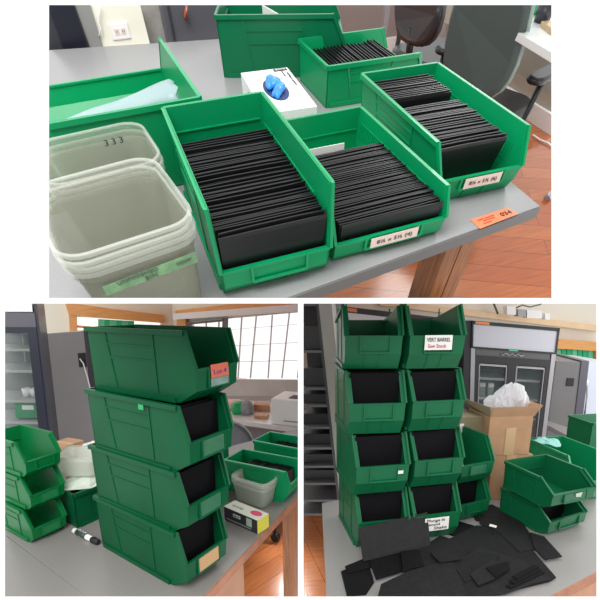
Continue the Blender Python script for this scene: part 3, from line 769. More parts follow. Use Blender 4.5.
# tables
ang = .17; ex = Vector((math.cos(ang), math.sin(ang), 0))
e = lambda x: -.42+(x)*math.tan(ang)*.98
t, off = rooty('work_table', 'warm grey laminate table with a red brown wooden edge under the bin stacks', 'table', (.4, .1, -.86))
bm = newbm(); prism(bm, [(-.2235, e(-.2235), -.03), (1.4, e(1.4), -.03), (1.35, .12, -.03), (.75, .30, -.03), (.2, .7, -.03), (-.205, .7, -.03)], (0, 0, .03), .0015); obj('tabletop', bm, TABLE2, t, off)
bm = newbm(); bar(bm, (-.2235, e(-.2235)-.002, -.0165), (1.4, e(1.4)-.002, -.0165), .004, .028); obj('edge_band', bm, WEDGE, t, off)
bm = newbm(); bar(bm, (-.2, e(-.2)+.02, -.11), (.15, e(.15)+.02, -.11), .02, .15); dr = obj('drawer', bm, mat('salmon_wood', (.52, .24, .13), .45, noise=.12, nscale=10), t, off)
bm = newbm(); v = at(238.5, 594, y=e(.0)); tube(bm, [Vector((.045, e(.045)-.01, -.10)), Vector((.045, e(.045)+.012, -.10))], .008, 10); obj('knob', bm, LGREEN, dr, (0, 0, 0))
for x in (.55, 1.3):
    bm = newbm(); box(bm, x, x+.05, e(x)+.03, e(x)+.08, -.86, -.03, .003); obj('leg', bm, LWOOD, t, off)
bm = newbm(); box(bm, -.15, -.10, .6, .65, -.86, -.03, .003); obj('leg', bm, LWOOD, t, off)
t, off = rooty('work_table', 'second warm grey table butted against the first along a dark seam', 'table', (-.6, .1, -.86))
bm = newbm(); prism(bm, [(-.9, -.75, -.03), (-.2265, -.75, -.03), (-.2075, .7, -.03), (-.9, .7, -.03)], (0, 0, .03), .0015); obj('tabletop', bm, TABLE2, t, off)
for x, y in ((-.85, -.7), (-.3, -.7), (-.85, .62), (-.3, .62)):
    bm = newbm(); box(bm, x, x+.05, y, y+.05, -.86, -.03, .003); obj('leg', bm, LWOOD, t, off)

# the tall stack of four bins
S2 = (.1521, .1727, .3949, .3675, .0866, .034, .3316, .0775)
offs = [(0, 0, 0), (-.0075, -.0195, .0175), (-.0113, -.0434, .02), (.0039, -.0455, .0547)]
labs = ['bottom bin of the tall stack, tan card in its slot', 'second bin up in the tall stack, pale green slot', 'third bin up in the tall stack, just below the top one', 'top bin of the tall stack with a red sticker on its lip']
for k, ((x, y, yw), lab) in enumerate(zip(offs, labs)):
    make_bin(S2, (x, y, .001+k*.16874), yw, lab, 'tall stack of four bins', DGREEN, None, [mat('tan_slot_card', (.50, .30, .14), .6), DSLOT, DSLOT, DSLOT][k])  # bottom slot face: reflection of the orange floor put into its colour
    if k < 3:
        sheet_row(S2, (x, y, k*.16874), yw, 5, .28, .350, .136, .136, 'black foam sheet inside the %s bin of the tall stack' % ('bottom', 'second', 'third')[k], 'foam sheets in the %s bin of the tall stack' % ('bottom', 'second', 'third')[k], z0=.022)  # upright sheets added as the darkness inside the lower stack bins
x, y, yw = offs[3]; R_ = Matrix.Translation((x, y, .001+3*.16874)) @ Matrix.Rotation(yw, 4, 'Z')
P = [R_ @ Vector(v) for v in ((-.030, -.3975, .092), (.032, -.3975, .092), (.032, -.3995, .060), (-.030, -.3995, .060))]
card('red_sticker', 'red sticker with smudged blue print on the lip of the top stacked bin', 'sticker', P, R_.to_3x3() @ Vector((0, -1, 0)), .0008, mat('coral_sticker', (.62, .12, .06), .6),
     [('Lot 4', .016, .5, .6, mat('blue_print', (.12, .05, .25), .6), .045)])
card('clear_sticker', 'pale blue card under the red sticker on the top stacked bin', 'sticker', [R_ @ Vector(v) for v in ((-.031, -.3985, .059), (.031, -.3985, .059), (.031, -.3985, .040), (-.031, -.3985, .040))], R_.to_3x3() @ Vector((0, -1, 0)), .0006, mat('pale_teal_card', (.16, .27, .23), .5, noise=.2, nscale=50), [])
card('seal_sticker', 'small bright green square on the side of the third stacked bin', 'sticker', [Vector((-.0905, -.0434-.235, .50)), Vector((-.0905, -.0434-.255, .50)), Vector((-.0905, -.0434-.255, .487)), Vector((-.0905, -.0434-.235, .487))], (-1, 0, 0), .0006, LGREEN, [])

# low stack of three small bins on the left
SL = (.107, .108, .224, .182, .051, .016, .200, .05)
for k, lab in enumerate(('bottom bin of the small left stack', 'middle bin of the small left stack', 'top bin of the small left stack, open and empty')):
    make_bin(SL, (-.145+.003*math.sin(k*2), .407-.004*k, .001+k*.112), .042+.02*k, lab, 'small stack of three bins', mat('leaf_green_plastic', (.002, .15, .038), .35, spec=.25), None, None if k == 2 else mat('leaf_slot', (.01, .16, .05), .5))
# green bin seen from behind with papers and a tub on top
make_bin((.12, .125, .24, .20, .06, .03, .21, .03), (-.062, .222, .001), math.pi/2, 'green bin between the stacks, pale papers heaped on it', None, DGREEN, None, None)
rnd = random.Random(3)
bm = newbm(); rings = []
for s, z in ((.9, .122), (1.05, .130), (.95, .139), (.55, .150), (.2, .154)):
    rings.append([(.035+.105*s*math.cos(a)*(1+.10*math.sin(3*a+z*90)), .222+.066*s*math.sin(a)*(1+.12*math.cos(5*a+z*70)), z+.004*math.sin(4*a+z*200)) for a in [2*math.pi*k/22 for k in range(22)]])
loft(bm, rings, True, True, False); obj('paper_heap', bm, mat('pale_green_paper', (.62, .68, .58), .8, noise=.08, nscale=30), label='heap of pale papers on the green bin between the stacks', cat='papers')
tub(.125, .165, .075, (.02, .25, .156), .55, 'small translucent tub tipped on the paper heap between the stacks', None, r=.02)
# cardboard box and white bag behind
v = at(67, 470, y=.62); t = thing('cardboard_box', 'small brown cardboard box behind the green bin between the stacks', 'box', (v.x+.02, .66, .001), .2)
top = at(66, 447, y=.60).z
bm = newbm(); box(bm, -.045, .06, -.05, .05, 0, top, .002); obj('carton', bm, CARD, t, (0, 0, 0))
bm = newbm(); box(bm, -.01, .01, -.0512, .05, 0, top+.0008); obj('tape', bm, TAPE, t, (0, 0, 0))
v = at(93, 458, y=.56); bm = newbm(); rings = []
for s, z in ((.8, 0), (1, .05), (1.02, v.z*.6), (.9, v.z), (.5, v.z+.05), (.15, v.z+.055)):
    rings.append([(v.x+.03+.10*s*math.cos(a)*(1+.08*math.sin(5*a+z*30)), .60+.06*s*math.sin(a)*(1+.08*math.cos(3*a)), .002+z+.005*math.sin(6*a)) for a in [2*math.pi*k/20 for k in range(20)]])
loft(bm, rings, True, True, False); obj('white_bag', bm, PAPER, label='white bag standing behind the paper heap between the stacks', cat='bag')
# marker pen
A0, A1 = at(73.5, 530, z=.009), at(98.5, 542.5, z=.009); d = (A1-A0)
t, off = rooty('marker_pen', 'white marker pen with black cap lying on the table before the stacks', 'marker', (A0+A1)/2-Vector((0, 0, .0085)))
bm = newbm(); tube(bm, [A0, A0+d*.03, A0+d*.74], .0085, 14, [.006, .0085, .0085]); obj('barrel', bm, WHITE, t, off)
bm = newbm(); tube(bm, [A0+d*.15, A0+d*.55], .0088, 14); obj('label_band', bm, mat('dark_band', (.03, .06, .05), .5), t, off)
bm = newbm(); tube(bm, [A0+d*.74, A0+d*.78, A0+d*.97, A1], .0095, 14, [.008, .0098, .0095, .006]); obj('cap', bm, INK, t, off, label='black cap')
m_ = at(86, 535, z=.0182)
for k in range(3):
    bm = newbm(); u0 = A0+d*(.2+.11*k)+Vector((0, 0, .0088)); tube(bm, [u0, u0+d*.04+Vector((-d.y, d.x, 0))*.05, u0+d*.08], .0009, 5); obj('white_script', bm, WHITE, t, off)

# carton of gloves / markers at the right
t = thing('glove_carton', 'low black and white carton with a pink oval and yellow end on the table', 'box', (.272, -.294, .001), -.05)
bm = newbm(); box(bm, -.027, .027, -.079, .079, 0, .05, .001); obj('carton', bm, mat('charcoal_card', (.03, .03, .035), .45), t, (0, 0, 0))
bm = newbm(); box(bm, -.0272, .0272, -.0792, .0792, .0495, .0506); tp_ = obj('lid_print', bm, mat('ivory_card', (.66, .66, .56), .5), t, (0, 0, 0), label='ivory top face')
bm = newbm(); loft(bm, [[(.004+.014*math.cos(2*math.pi*k/20), -.045+.024*math.sin(2*math.pi*k/20), z) for k in range(20)] for z in (.0505, .0512)]); obj('oval_print', bm, MAGE, tp_, (0, 0, 0), label='crimson oval')
bm = newbm(); box(bm, -.0274, .0274, -.0797, -.077, .001, .0495); obj('end_print', bm, YELL, t, (0, 0, 0), label='yellow end face')
bm = newbm(); box(bm, -.0282, -.027, .0, .034, .027, .038); o = obj('side_label', bm, PAPER, t, (0, 0, 0), label='white side label')
bm = newbm(); box(bm, -.0282, -.027, -.052, -.028, .016, .044); obj('side_label', bm, mat('sage_label', (.42, .52, .40), .5), t, (0, 0, 0), label='sage green side label')
bm = newbm(); box(bm, -.0280, -.027, -.05, .07, .007, .011); obj('side_stripe', bm, mat('grey_stripe', (.3, .3, .3), .5), t, (0, 0, 0))
writing('GLOVES', .013, tp_, (-.004, .035, .0507), (0, -1, 0), (1, 0, 0), mat('grey_ink', (.25, .25, .22), .6), width=.05)
writing('VINYL 100', .007, o, (-.0283, .017, .0325), (0, -1, 0), (0, 0, 1), INK, width=.026)

nest(3, .10, .172, .085, .412, -.218, .002, .010, .02, ['translucent tub nested low in the stack beside the black and white carton', 'top translucent tub of the stack beside the black and white carton'], 'nested tubs by the carton', r=.022)
nest(2, .11, .10, .08, .335, -.055, .002, .010, 0, ['translucent tub of the rear pair behind the nested tubs', 'upper translucent tub of the rear pair behind the nested tubs'], 'rear pair of tubs', r=.02)

# open bins of foam sheets at the right
G2 = mat('sunlit_green_plastic', (.004, .30, .11), .32)  # same green plastic with window light put into its colour
D1 = (.129, .130, .293, .275, .077, .05, .262, .03)
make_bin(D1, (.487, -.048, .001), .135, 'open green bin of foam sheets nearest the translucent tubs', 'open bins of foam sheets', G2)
sheet_row(D1, (.487, -.048, 0), .135, 26, .06, .25, .112, .095, 'black foam sheet in the open bin nearest the tubs', 'foam sheets in the bin nearest the tubs', th=.004)
D2 = (.135, .150, .300, .28, .08, .05, .262, .03)
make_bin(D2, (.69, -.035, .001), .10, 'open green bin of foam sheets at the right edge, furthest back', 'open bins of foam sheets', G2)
sheet_row(D2, (.69, -.035, 0), .10, 22, .06, .25, .115, .115, 'black foam sheet in the open bin at the right edge', 'foam sheets in the bin at the right edge', th=.004)
make_bin((.20, .155, .25, .20, .07, .04, .22, .03), (.60, .17, .001), -math.pi/2-.2, 'green bin turned sideways behind the tall stack, papers inside', None, G2)
bm = newbm(); prism(bm, [(.42, .10, .135), (.57, .08, .138), (.59, .22, .138), (.44, .24, .135)], (0, 0, .006)); obj('papers', bm, PAPER, label='white papers lying in the sideways green bin behind the tall stack', cat='papers')

# chair and desk under the window
q = at(228, 430, d=2.5)
office_chair((q.x+.17, q.y+.08, -.86), 2.0, 'grey office chair between the stack and the window desk', mat('grey_fabric_two', (.13, .13, .15), .8), mat('pale_edge_two', (.5, .55, .5), .6), seat_z=.40, back_w=.36, back_h=.42)
zt = -.10
dp = [at(200, 415, z=zt), at(312, 430.5, z=zt), at(312, 405, z=zt), at(200, 400, z=zt)]
t, off = rooty('window_desk', 'long white desk below the big window', 'desk', (sum((Vector(v) for v in dp), Vector())/4)-Vector((0, 0, .76)))
bm = newbm(); prism(bm, dp, (0, 0, -.035), .003); obj('desktop', bm, mat('white_laminate_two', (.72, .70, .70), .3), t, off)
bm = newbm(); k_ = dp[3]-dp[0]; a_, b_ = dp[0]+k_*.45-Vector((0, 0, .04)), dp[1]+k_*.45-Vector((0, 0, .04)); prism(bm, [a_, b_, b_-Vector((0, 0, .5)), a_-Vector((0, 0, .5))], k_*.03); obj('back_panel', bm, mat('mauve_panel', (.30, .25, .27), .6), t, off)
for s_ in (.05, .95):
    bm = newbm(); v = dp[0].lerp(dp[1], s_)+k_*.2; box(bm, v.x-.025, v.x+.025, v.y-.025, v.y+.025, -.86, zt-.035, .002); obj('leg', bm, STEEL, t, off)
# white machine on the desk
v = at(271, 424, z=zt); w_ = at(300, 427, z=zt); dx = (w_-v).normalized(); dy = Vector((-dx.y, dx.x, 0))
if dy.dot(v-Vector(ROOM_CAM[2][1])) < 0: dy = -dy
t, off = rooty('desktop_printer', 'white boxy printer at the right end of the window desk', 'printer', v+dx*.2)
bm = newbm(); hz = Vector((0, 0, .19)); hexa(bm, [v, v+dx*.45, v+dx*.45+dy*.28, v+dy*.28, v+hz, v+dx*.45+hz, v+dx*.45+dy*.28+hz, v+dy*.28+hz], .012); obj('housing', bm, WHITE, t, off)
bm = newbm(); c0 = v+dx*.12+dy*.05+hz; prism(bm, [c0, c0+dx*.25, c0+dx*.25+dy*.1, c0+dy*.1], (0, 0, .004)); obj('paper_slot', bm, INK, t, off)
bm = newbm(); c0 = v+dx*.10-dy*.002+Vector((0, 0, .03)); prism(bm, [c0, c0+dx*.22, c0+dx*.22+Vector((0, 0, .008)), c0+Vector((0, 0, .008))], -dy*.004); obj('tray_gap', bm, mat('grey_gap', (.3, .3, .3), .5), t, off)
# clutter on the desk
def lump(name, u, v_, r_, h_, m, label, cat, n=5, seed=1):
    c = at(u, v_, z=zt); bm = newbm(); rings = []
    for s, z in ((.85, 0), (1, .25), (.95, .6), (.6, .9), (.2, 1)):
        rings.append([(c.x+r_*s*math.cos(a)*(1+.15*math.sin(n*a+seed)), c.y+r_*s*math.sin(a)*(1+.15*math.cos(n*a+seed*2)), c.z+h_*z+.001) for a in [2*math.pi*k/18 for k in range(18)]])
    loft(bm, rings, True, True, False); return obj(name, bm, m, label=label, cat=cat)
lump('green_spool', 240, 413, .07, .10, LGREEN, 'bright green bundle on the window desk', 'bundle', 4, 2)
lump('grey_bundle', 247, 414, .06, .11, mat('grey_bundle', (.25, .27, .28), .6, noise=.3, nscale=20), 'grey bundle of cords beside the green bundle on the desk', 'bundle', 6, 1)
lump('pink_papers', 234, 408, .10, .07, mat('pink_paper', (.75, .50, .45), .7, noise=.3, nscale=9), 'pinkish crumpled papers at the back of the window desk', 'papers', 5, 3)
for (px, lab, h_) in (([(254, 411), (270, 412), (270, 408.5), (254, 407.5)], 'brown wooden tray against the window on the desk', .055), ([(254, 418.5), (267, 419.5), (269, 416.5), (256, 415.5)], 'flat brown box on the desk beside the printer', .025)):
    bm = newbm(); P = [at(u, v_, z=zt+.001) for u, v_ in px]; prism(bm, P, (0, 0, h_), .002); obj('wooden_box', bm, mat('tan_wood', (.50, .26, .13), .5, noise=.1, nscale=20), label=lab, cat='box')
# ================================================================== ROOM 3: wall of stacked bins and a pile of foam sheets
ROOM = 3
bm = newbm(); box(bm, -3, 5, -3, 5, -.88, -.85); struct('floor', bm, planks('orange_laminate_floor_three', (.46, .14, .04), (.52, .18, .06), .13, 1.3, .25, 1.4))
a0, a1 = plan(290, 3.3), plan(610, 3.6)
struct('wall_back', poly('w', a0, a1, [(290, 300), (610, 300), (610, 480), (290, 480)], .06), mat('pale_yellow_paint', (.74, .70, .60), .6))
# ceiling edge board and window head trim
struct('trim_9', poly('t', a0, a1, [(380, 300), (610, 327), (610, 333), (380, 305.5)], .08, back=False), mat('pale_pine', (.80, .58, .36), .5, noise=.08, nscale=8))
struct('trim_10', poly('t', a0, a1, [(540, 338), (610, 343), (610, 351.5), (540, 347)], .08, back=False), TRIMW)
t, off = rooty('green_blind', 'green slatted blind behind the grey freezer at the right', 'blind', on(a0, a1, 574, 355))
for k in range(7):
    u = 554+k*5.3; obj('slat', poly('s', a0, a1, [(u, 349.5), (u+4.6, 349.8), (u+4.6, 368), (u, 368)], .03, back=False), BLIND if k % 3 else mat('pale_green_blind', (.12, .55, .30), .6), t, off)
struct('trim_11', poly('t', a0, a1, [(591, 350), (596, 351), (596, 366), (591, 366)], .06, back=False), TRIMW)
# white curtain/door at the far right with bluish cast and cable
t, off = rooty('white_cabinet', 'white upright cabinet at the right edge beyond the bins', 'cabinet', on(plan(560, 2.7), plan(610, 2.7), 592, 470))
obj('cabinet', poly('c', plan(560, 2.7), plan(610, 2.7), [(586, 361), (612, 362), (612, 520), (574, 520)], .4), mat('bluish_white', (.60, .64, .74), .4), t, off)
bm = newbm(); pp = (plan(560, 2.6), plan(610, 2.6)); tube(bm, [on(*pp, u, v) for u, v in ((583, 383), (587, 386), (587, 396), (585, 412), (584, 422))], .006, 6); obj('white_cable', bm, mat('grey_cable', (.35, .33, .35), .5), label='grey cable hanging beside the white cabinet', cat='cable')
bm = newbm(); prism(bm, [on(*pp, u, v) for u, v in ((582, 379), (589, 380), (589, 383), (582, 382))], (0, .03, 0)); obj('cable_plug', bm, WHITE, label='white plug above the hanging grey cable', cat='plug')

# black shelf unit at the left and the pale post beside it
p, q = plan(303, 2.0), plan(345, 1.9)
F = Face(on(p, q, 268, 298), on(p, q, 318, 298), on(p, q, 342, 520), on(p, q, 292, 520))
t, off = rooty('shelf_unit', 'black shelving unit with grey shelf edges at the left edge', 'shelving', on(p, q, 310, 520))
bm = newbm(); F.box(bm, 0, 1.0, 0, 1.2, -.42, -.40); obj('back_panel', bm, mat('shelf_black', (.02, .02, .022), .6), t, off)
obj('side_panel', F.mesh(.95, 1.0, 0, 1.05, -.40, 0), mat('post_dark', (.06, .06, .065), .5), t, off)
tl = lambda v: (v-298)/222
for v in (303, 347, 383, 400, 422, 443, 462, 480, 498, 513): 
    obj('shelf', F.mesh(0, .95, tl(v), tl(v)+.010, -.40, .0), mat('shelf_edge_grey', (.14, .135, .14), .5), t, off)
for vi, (v, h_) in enumerate(((347, .10), (383, .08), (400, .04), (422, .05), (443, .05), (462, .04), (480, .045))):
    o, o2 = rooty('dark_tray', 'dark tray on the black shelving, %s' % ('topmost', 'second from the top', 'third from the top', 'fourth from the top', 'fifth from the top', 'second from the bottom', 'lowest')[vi], 'tray', F.P(.5, tl(v), -.2), 'trays on the black shelving')
    obj('tray_front', F.mesh(.12, .90, tl(v)-h_, tl(v)-.002, -.06, -.05, .002), mat('tray_black', (.028, .027, .028), .5), o, o2); obj('tray_body', F.mesh(.13, .89, tl(v)-h_*.7, tl(v)-.002, -.36, -.06), mat('tray_black', (.028, .027, .028), .5), o, o2)
p, q = plan(303, 1.95), plan(345, 1.9)
struct('trim_12', poly('t', p, q, [(318, 298), (331, 298), (353, 520), (342, 520)], .12), mat('warm_grey_post', (.36, .33, .30), .6, noise=.05, nscale=8))
t_ = struct('wall_left', poly('t', p, q, [(331, 298), (470, 298), (470, 520), (353, 520)], .05), mat('shadow_wall', (.05, .05, .05), .7)) if False else None

# left display fridge, mostly hidden behind the wall of bins
p, q = plan(340, 2.62), plan(465, 2.75)
F = Face(on(p, q, 336, 305.5), on(p, q, 452, 319), on(p, q, 452, 520), on(p, q, 350, 520))
t, off = rooty('display_fridge', 'black fridge with a white header hidden behind the wall of bins', 'fridge', on(p, q, 400, 500))
obj('cabinet', F.mesh(0, 1, 0, 1, -.35, 0), CHAR, t, off)
obj('top_rail', F.mesh(0, 1, .0, .022, 0, .02), mat('rail_black', (.012, .012, .012), .4), t, off)
obj('header', F.mesh(0, .985, .024, .14, 0, .015), mat('white_header', (.78, .79, .84), .4), t, off, label='white light panel')
obj('energy_sticker', F.mesh(.035, .165, .004, .019, .02, .022), mat('bright_orange_sticker', (.8, .25, .08), .5), t, off, label='orange sticker on the top rail')

# right display fridge
p, q = plan(465, 2.15), plan(560, 2.1)
F = Face(on(p, q, 471.5, 320.5), on(p, q, 559, 328), on(p, q, 540, 480), on(p, q, 468, 480))
t, off = rooty('display_fridge', 'two door glass fridge with a blank white header and steel frame', 'fridge', on(p, q, 505, 480))
tl = lambda v: (v-324)/156
obj('side_panel', poly('s', p, q, [(464.5, 320.5), (471, 320.5), (468, 480), (461, 480)], .5), mat('side_black', (.025, .025, .03), .4), t, off)
bm = newbm(); F.box(bm, 0, 1, 0, .02, -.5, .01); F.box(bm, 0, .02, 0, .15, -.5, .01); F.box(bm, .98, 1, 0, .15, -.5, .01); F.box(bm, 0, 1, .150, .16, -.5, .01); obj('top_case', bm, mat('case_black', (.02, .02, .022), .4), t, off)
obj('header', F.mesh(.02, .98, .02, .15, -.05, .005), mat('silver_header', (.52, .52, .57), .35), t, off, label='blank silver white light panel')
obj('energy_sticker', F.mesh(.04, .20, .003, .017, .01, .012), mat('bright_orange_sticker', (.8, .25, .08), .5), t, off, label='orange sticker on the top edge')
obj('vent_panel', F.mesh(.06, .94, .16, .20, -.05, 0), mat('vent_grey', (.10, .10, .10), .5), t, off)
bm = newbm()
for s0, s1 in ((0, .05), (.95, 1)): F.box(bm, s0, s1, .16, 1, -.5, .004)
obj('side_frame', bm, STEEL, t, off)
obj('interior', F.mesh(.05, .95, .16, 1, -.5, -.48), mat('liner_dark', (.10, .11, .11), .5), t, off)
for (s0, s1) in ((.05, .50), (.50, .95)):
    bm = newbm(); F.box(bm, s0, s0+.05, .20, 1, -.03, .002); F.box(bm, s1-.05, s1, .20, 1, -.03, .002); F.box(bm, s0+.05, s1-.05, .20, .245, -.03, .002)
    d = obj('door', bm, mat('door_black', (.03, .03, .033), .35), t, off)
    obj('glass_pane', F.mesh(s0+.05, s1-.05, .245, 1, -.016, -.012), GLASS, d, (0, 0, 0))
    bm = newbm(); F.box(bm, s0+.055, s0+.065, .25, 1, -.010, .0); F.box(bm, s1-.065, s1-.055, .25, 1, -.010, .0); F.box(bm, s0+.055, s1-.055, .25, .262, -.010, 0); obj('bright_bead', bm, STEEL, d, (0, 0, 0))
for v in (378, 398, 418): obj('shelf', F.mesh(.06, .94, tl(v), tl(v)+.014, -.42, -.08), mat('white_shelf', (.55, .56, .56), .5), t, off)
obj('badge', F.mesh(.44, .55, .152, .160, .01, .012), mat('green_badge', (.12, .45, .25), .5), t, off)
bm = newbm(); tube(bm, [F.P(.36+.022*k, .183+.007*math.sin(k*1.9), .004) for k in range(13)], .0035, 5); obj('script_badge', bm, STEEL, t, off, label='thin metallic script badge')
for k, (s, v, m, lab) in enumerate(((.14, 378, WHITE, 'white carton on the top shelf behind the left glass door'), (.25, 398, mat('sage_carton', (.25, .33, .28), .6), 'sage green carton on the middle shelf behind the left glass door'), (.36, 398, mat('sage_carton', (.25, .33, .28), .6), 'sage carton next to the door post on the middle shelf'), (.65, 378, WHITE, 'white carton on the top shelf behind the right glass door'))):
    o, o2 = rooty('carton', lab, 'carton', F.P(s, tl(v), -.2)); obj('body', F.mesh(s-.04, s+.04, tl(v)-.09, tl(v)-.001, -.3, -.12, .003), m, o, o2); obj('flap', F.mesh(s-.035, s+.035, tl(v)-.085, tl(v)-.06, -.12, -.117), PAPER, o, o2)

# grey freezer at the right
p, q = plan(545, 2.5), plan(592, 2.45)
F = Face(on(p, q, 556, 361), on(p, q, 581, 362), on(p, q, 566, 490), on(p, q, 539, 490))
t, off = rooty('upright_freezer', 'tall mid grey freezer with a black cable recess right of the glass fridge', 'freezer', on(p, q, 555, 490))
obj('side_panel', F.mesh(0, 1, 0, 1.1, -.4, 0, .004), MGREY, t, off)
obj('door', F.mesh(1.0, 1.30, -.01, 1.1, -.4, .006), mat('plum_door', (.09, .085, .11), .4), t, off, label='dark plum door edge')
obj('socket_recess', F.mesh(.52, .80, .12, .18, 0, .006, .002), INK, t, off)

# things on the ledge above the fridge
p, q = plan(480, 3.2), plan(560, 3.2)
t, off = rooty('adapter_block', 'white power adapters with cords on the ledge above the glass fridge', 'adapter', on(p, q, 530, 318))
for (u0, u1, v0, v1, m) in ((507, 516, 306, 315, WHITE), (518, 526, 309, 317, mat('grey_adapter', (.35, .35, .36), .5)), (527, 542, 310, 318.5, WHITE), (545, 550, 313, 320, WHITE)):
    obj('adapter', poly('a', p, q, [(u0, v0), (u1, v0+.6), (u1, v1), (u0, v1-.6)], .06), m, t, off)
bm = newbm(); tube(bm, [on(p, q, u, v) for u, v in ((516, 308), (522, 305), (530, 307), (540, 304.5), (545, 300))], .006, 6); obj('cord', bm, mat('dark_cord', (.1, .1, .1), .5), t, off)
bm = newbm(); tube(bm, [on(p, q, u, v) for u, v in ((493, 302), (496, 309), (498, 314))], .008, 6); obj('loose_cord', bm, mat('dark_cord', (.1, .1, .1), .5), label='short dark cord hanging on the wall above the fridge header', cat='cord')

# table
TX, TY = -.1174, .02
t, off = rooty('work_table', 'pale grey laminate table under the wall of bins and the foam pile', 'table', (.6, -.1, -.85))
fe = [at(550, 596, z=0), at(596, 572, z=0)]; dd = (fe[1]-fe[0]).normalized(); fl = fe[0]-dd*.3; fr = fe[1]+dd*1.2
tl_ = at(322, 503, z=0); bl_ = at(321.5, 600, z=0)
bm = newbm(); outl = [bl_+Vector((0, -.12, 0)), fl+Vector((0, -.2, 0)), fl, fr, fr+Vector((-.2, 1.2, 0)), at(353, 497, z=0)+Vector((1.4, .35, 0)), at(353, 497, z=0), tl_]
prism(bm, [v-Vector((0, 0, .03)) for v in outl], (0, 0, .03), .0015); obj('tabletop', bm, mat('pale_grey_laminate', (.30, .288, .275), .3, noise=.03, nscale=120), t, off)
bm = newbm(); n_ = Vector((dd.y, -dd.x, 0)); bar(bm, fl+n_*.002-Vector((0, 0, .016)), fr+n_*.002-Vector((0, 0, .016)), .004, .03); obj('edge_band', bm, WEDGE, t, off)
bm = newbm(); bar(bm, fl-n_*.012-Vector((0, 0, .12)), fr-n_*.012-Vector((0, 0, .12)), .02, .17); dr = obj('drawer', bm, mat('salmon_wood', (.52, .24, .13), .45, noise=.12, nscale=10), t, off)
for v in (tl_+Vector((.05, -.08, 0)), fl-n_*.05+dd*.05, fr-n_*.05-dd*.1):
    bm = newbm(); box(bm, v.x-.02, v.x+.02, v.y-.02, v.y+.02, -.85, -.03, .003); obj('leg', bm, LWOOD, t, off)

# wall of bins
LW = .3234; WL = .225
WS = (.1682, .1859, WL, WL-.0454, .098, .0449, WL-.0282, .05); st = .19014
W3 = {('a', 3): (.012, .0161, -.0739), ('a', 2): (-.0022, -.0154, -.0002), ('a', 1): (-.004, -.0193, .0793), ('a', 0): (.0112, -.0036, .0831),
      ('b', 3): (.1853, .0055, .0182), ('b', 2): (.1834, .0017, .0765), ('b', 1): (.1869, .015, .1059), ('b', 0): (.190, .02, .12)}
W3[('b', 3)] = (.1853, .0055, .0182)
import_fit = {('b', 3): (.1653, .0055, .0182), ('b', 2): (.1634, .0017, .0765), ('b', 1): (.1769, .015, .1059), ('b', 0): (.182, .02, .12)}
W3.update(import_fit)
row = {3: 'top', 2: 'second', 1: 'third', 0: 'bottom'}
WG = mat('wall_bin_green_plastic', (.004, .12, .045), .36, spec=.35, noise=.08, nscale=8)  # green plastic again, darkened in colour for bins turned from the windows
for (col, k), (x, y, yw) in list(W3.items()):
    side = 'left' if col == 'a' else 'right'
    extra = {('b', 3): '; white card on lip', ('a', 1): '; torn white scrap on lip', ('b', 0): '; white card low on lip', ('a', 0): '; foam leaning on lip'}.get((col, k), '')
    x += math.sin(yw)*(LW-WL); y -= math.cos(yw)*(LW-WL); W3[(col, k)] = (x, y, yw)
    make_bin(WS, (x, y, .001+k*st), yw, '%s bin of the %s column, wall of bins%s' % (row[k], side, extra), 'wall of stacked bins', WG, None, None, hback=.135 if k == 3 else None)
    if k < 3:
        sheet_row(WS, (x, y, k*st), yw, 4, .125, .182, .148, .168, 'black foam sheet inside the %s bin of the %s column' % (row[k], side), 'foam sheets in the %s bin of the %s column' % (row[k], side), z0=.008)
def lip3(key, u0, u1, v0, v1, name, label, texts, m=PAPER):
    x, y, yw = W3[key]; R_ = Matrix.Translation((x, y, .001+key[1]*st)) @ Matrix.Rotation(yw, 4, 'Z')
    P = [R_ @ Vector((a, -WL-.004, b)) for a, b in ((u0, v0), (u1, v0), (u1, v1), (u0, v1))]
    card(name, label, 'label card', P, R_.to_3x3() @ Vector((0, -1, 0)), .0008, m, texts)
lip3(('b', 3), -.040, .042, .100, .058, 'name_card', 'white card with black and red handwriting on the top right bin', [('VERT BARREL', .016, .5, .32, INK, .070), ('Saw Stock', .015, .45, .74, mat('crimson_ink', (.5, .02, .05), .6), .055)])
lip3(('b', 0), -.045, .040, .090, .045, 'name_card', 'white card with three lines of black writing on the bottom right bin', [('Plunge in', .014, .45, .2, INK, .062), ('Second', .014, .35, .5, INK, .045), ('Shake', .014, .65, .8, INK, .045)])
lip3(('a', 1), .046, .062, .082, .072, 'torn_label', 'torn scrap of white label on the lip of the third left bin', [])

# pair of smaller bins right of the wall
FS = (.145, .153, .19, .168-.02, .072, .031, .169, .05)
for k, lab in enumerate(('lower small bin to the right of the wall of bins', 'upper small bin to the right of the wall of bins, foam behind its lip')):
    make_bin(FS, (.357, -.01, .001+k*.147), .267, lab, 'pair of smaller bins', WG, None, DSLOT if k else None)
sheet_row(FS, (.357, -.01, 0), .267, 3, .10, .13, .12, .128, 'black foam sheet inside the lower small bin', 'foam sheets in the lower small bin', z0=.008)

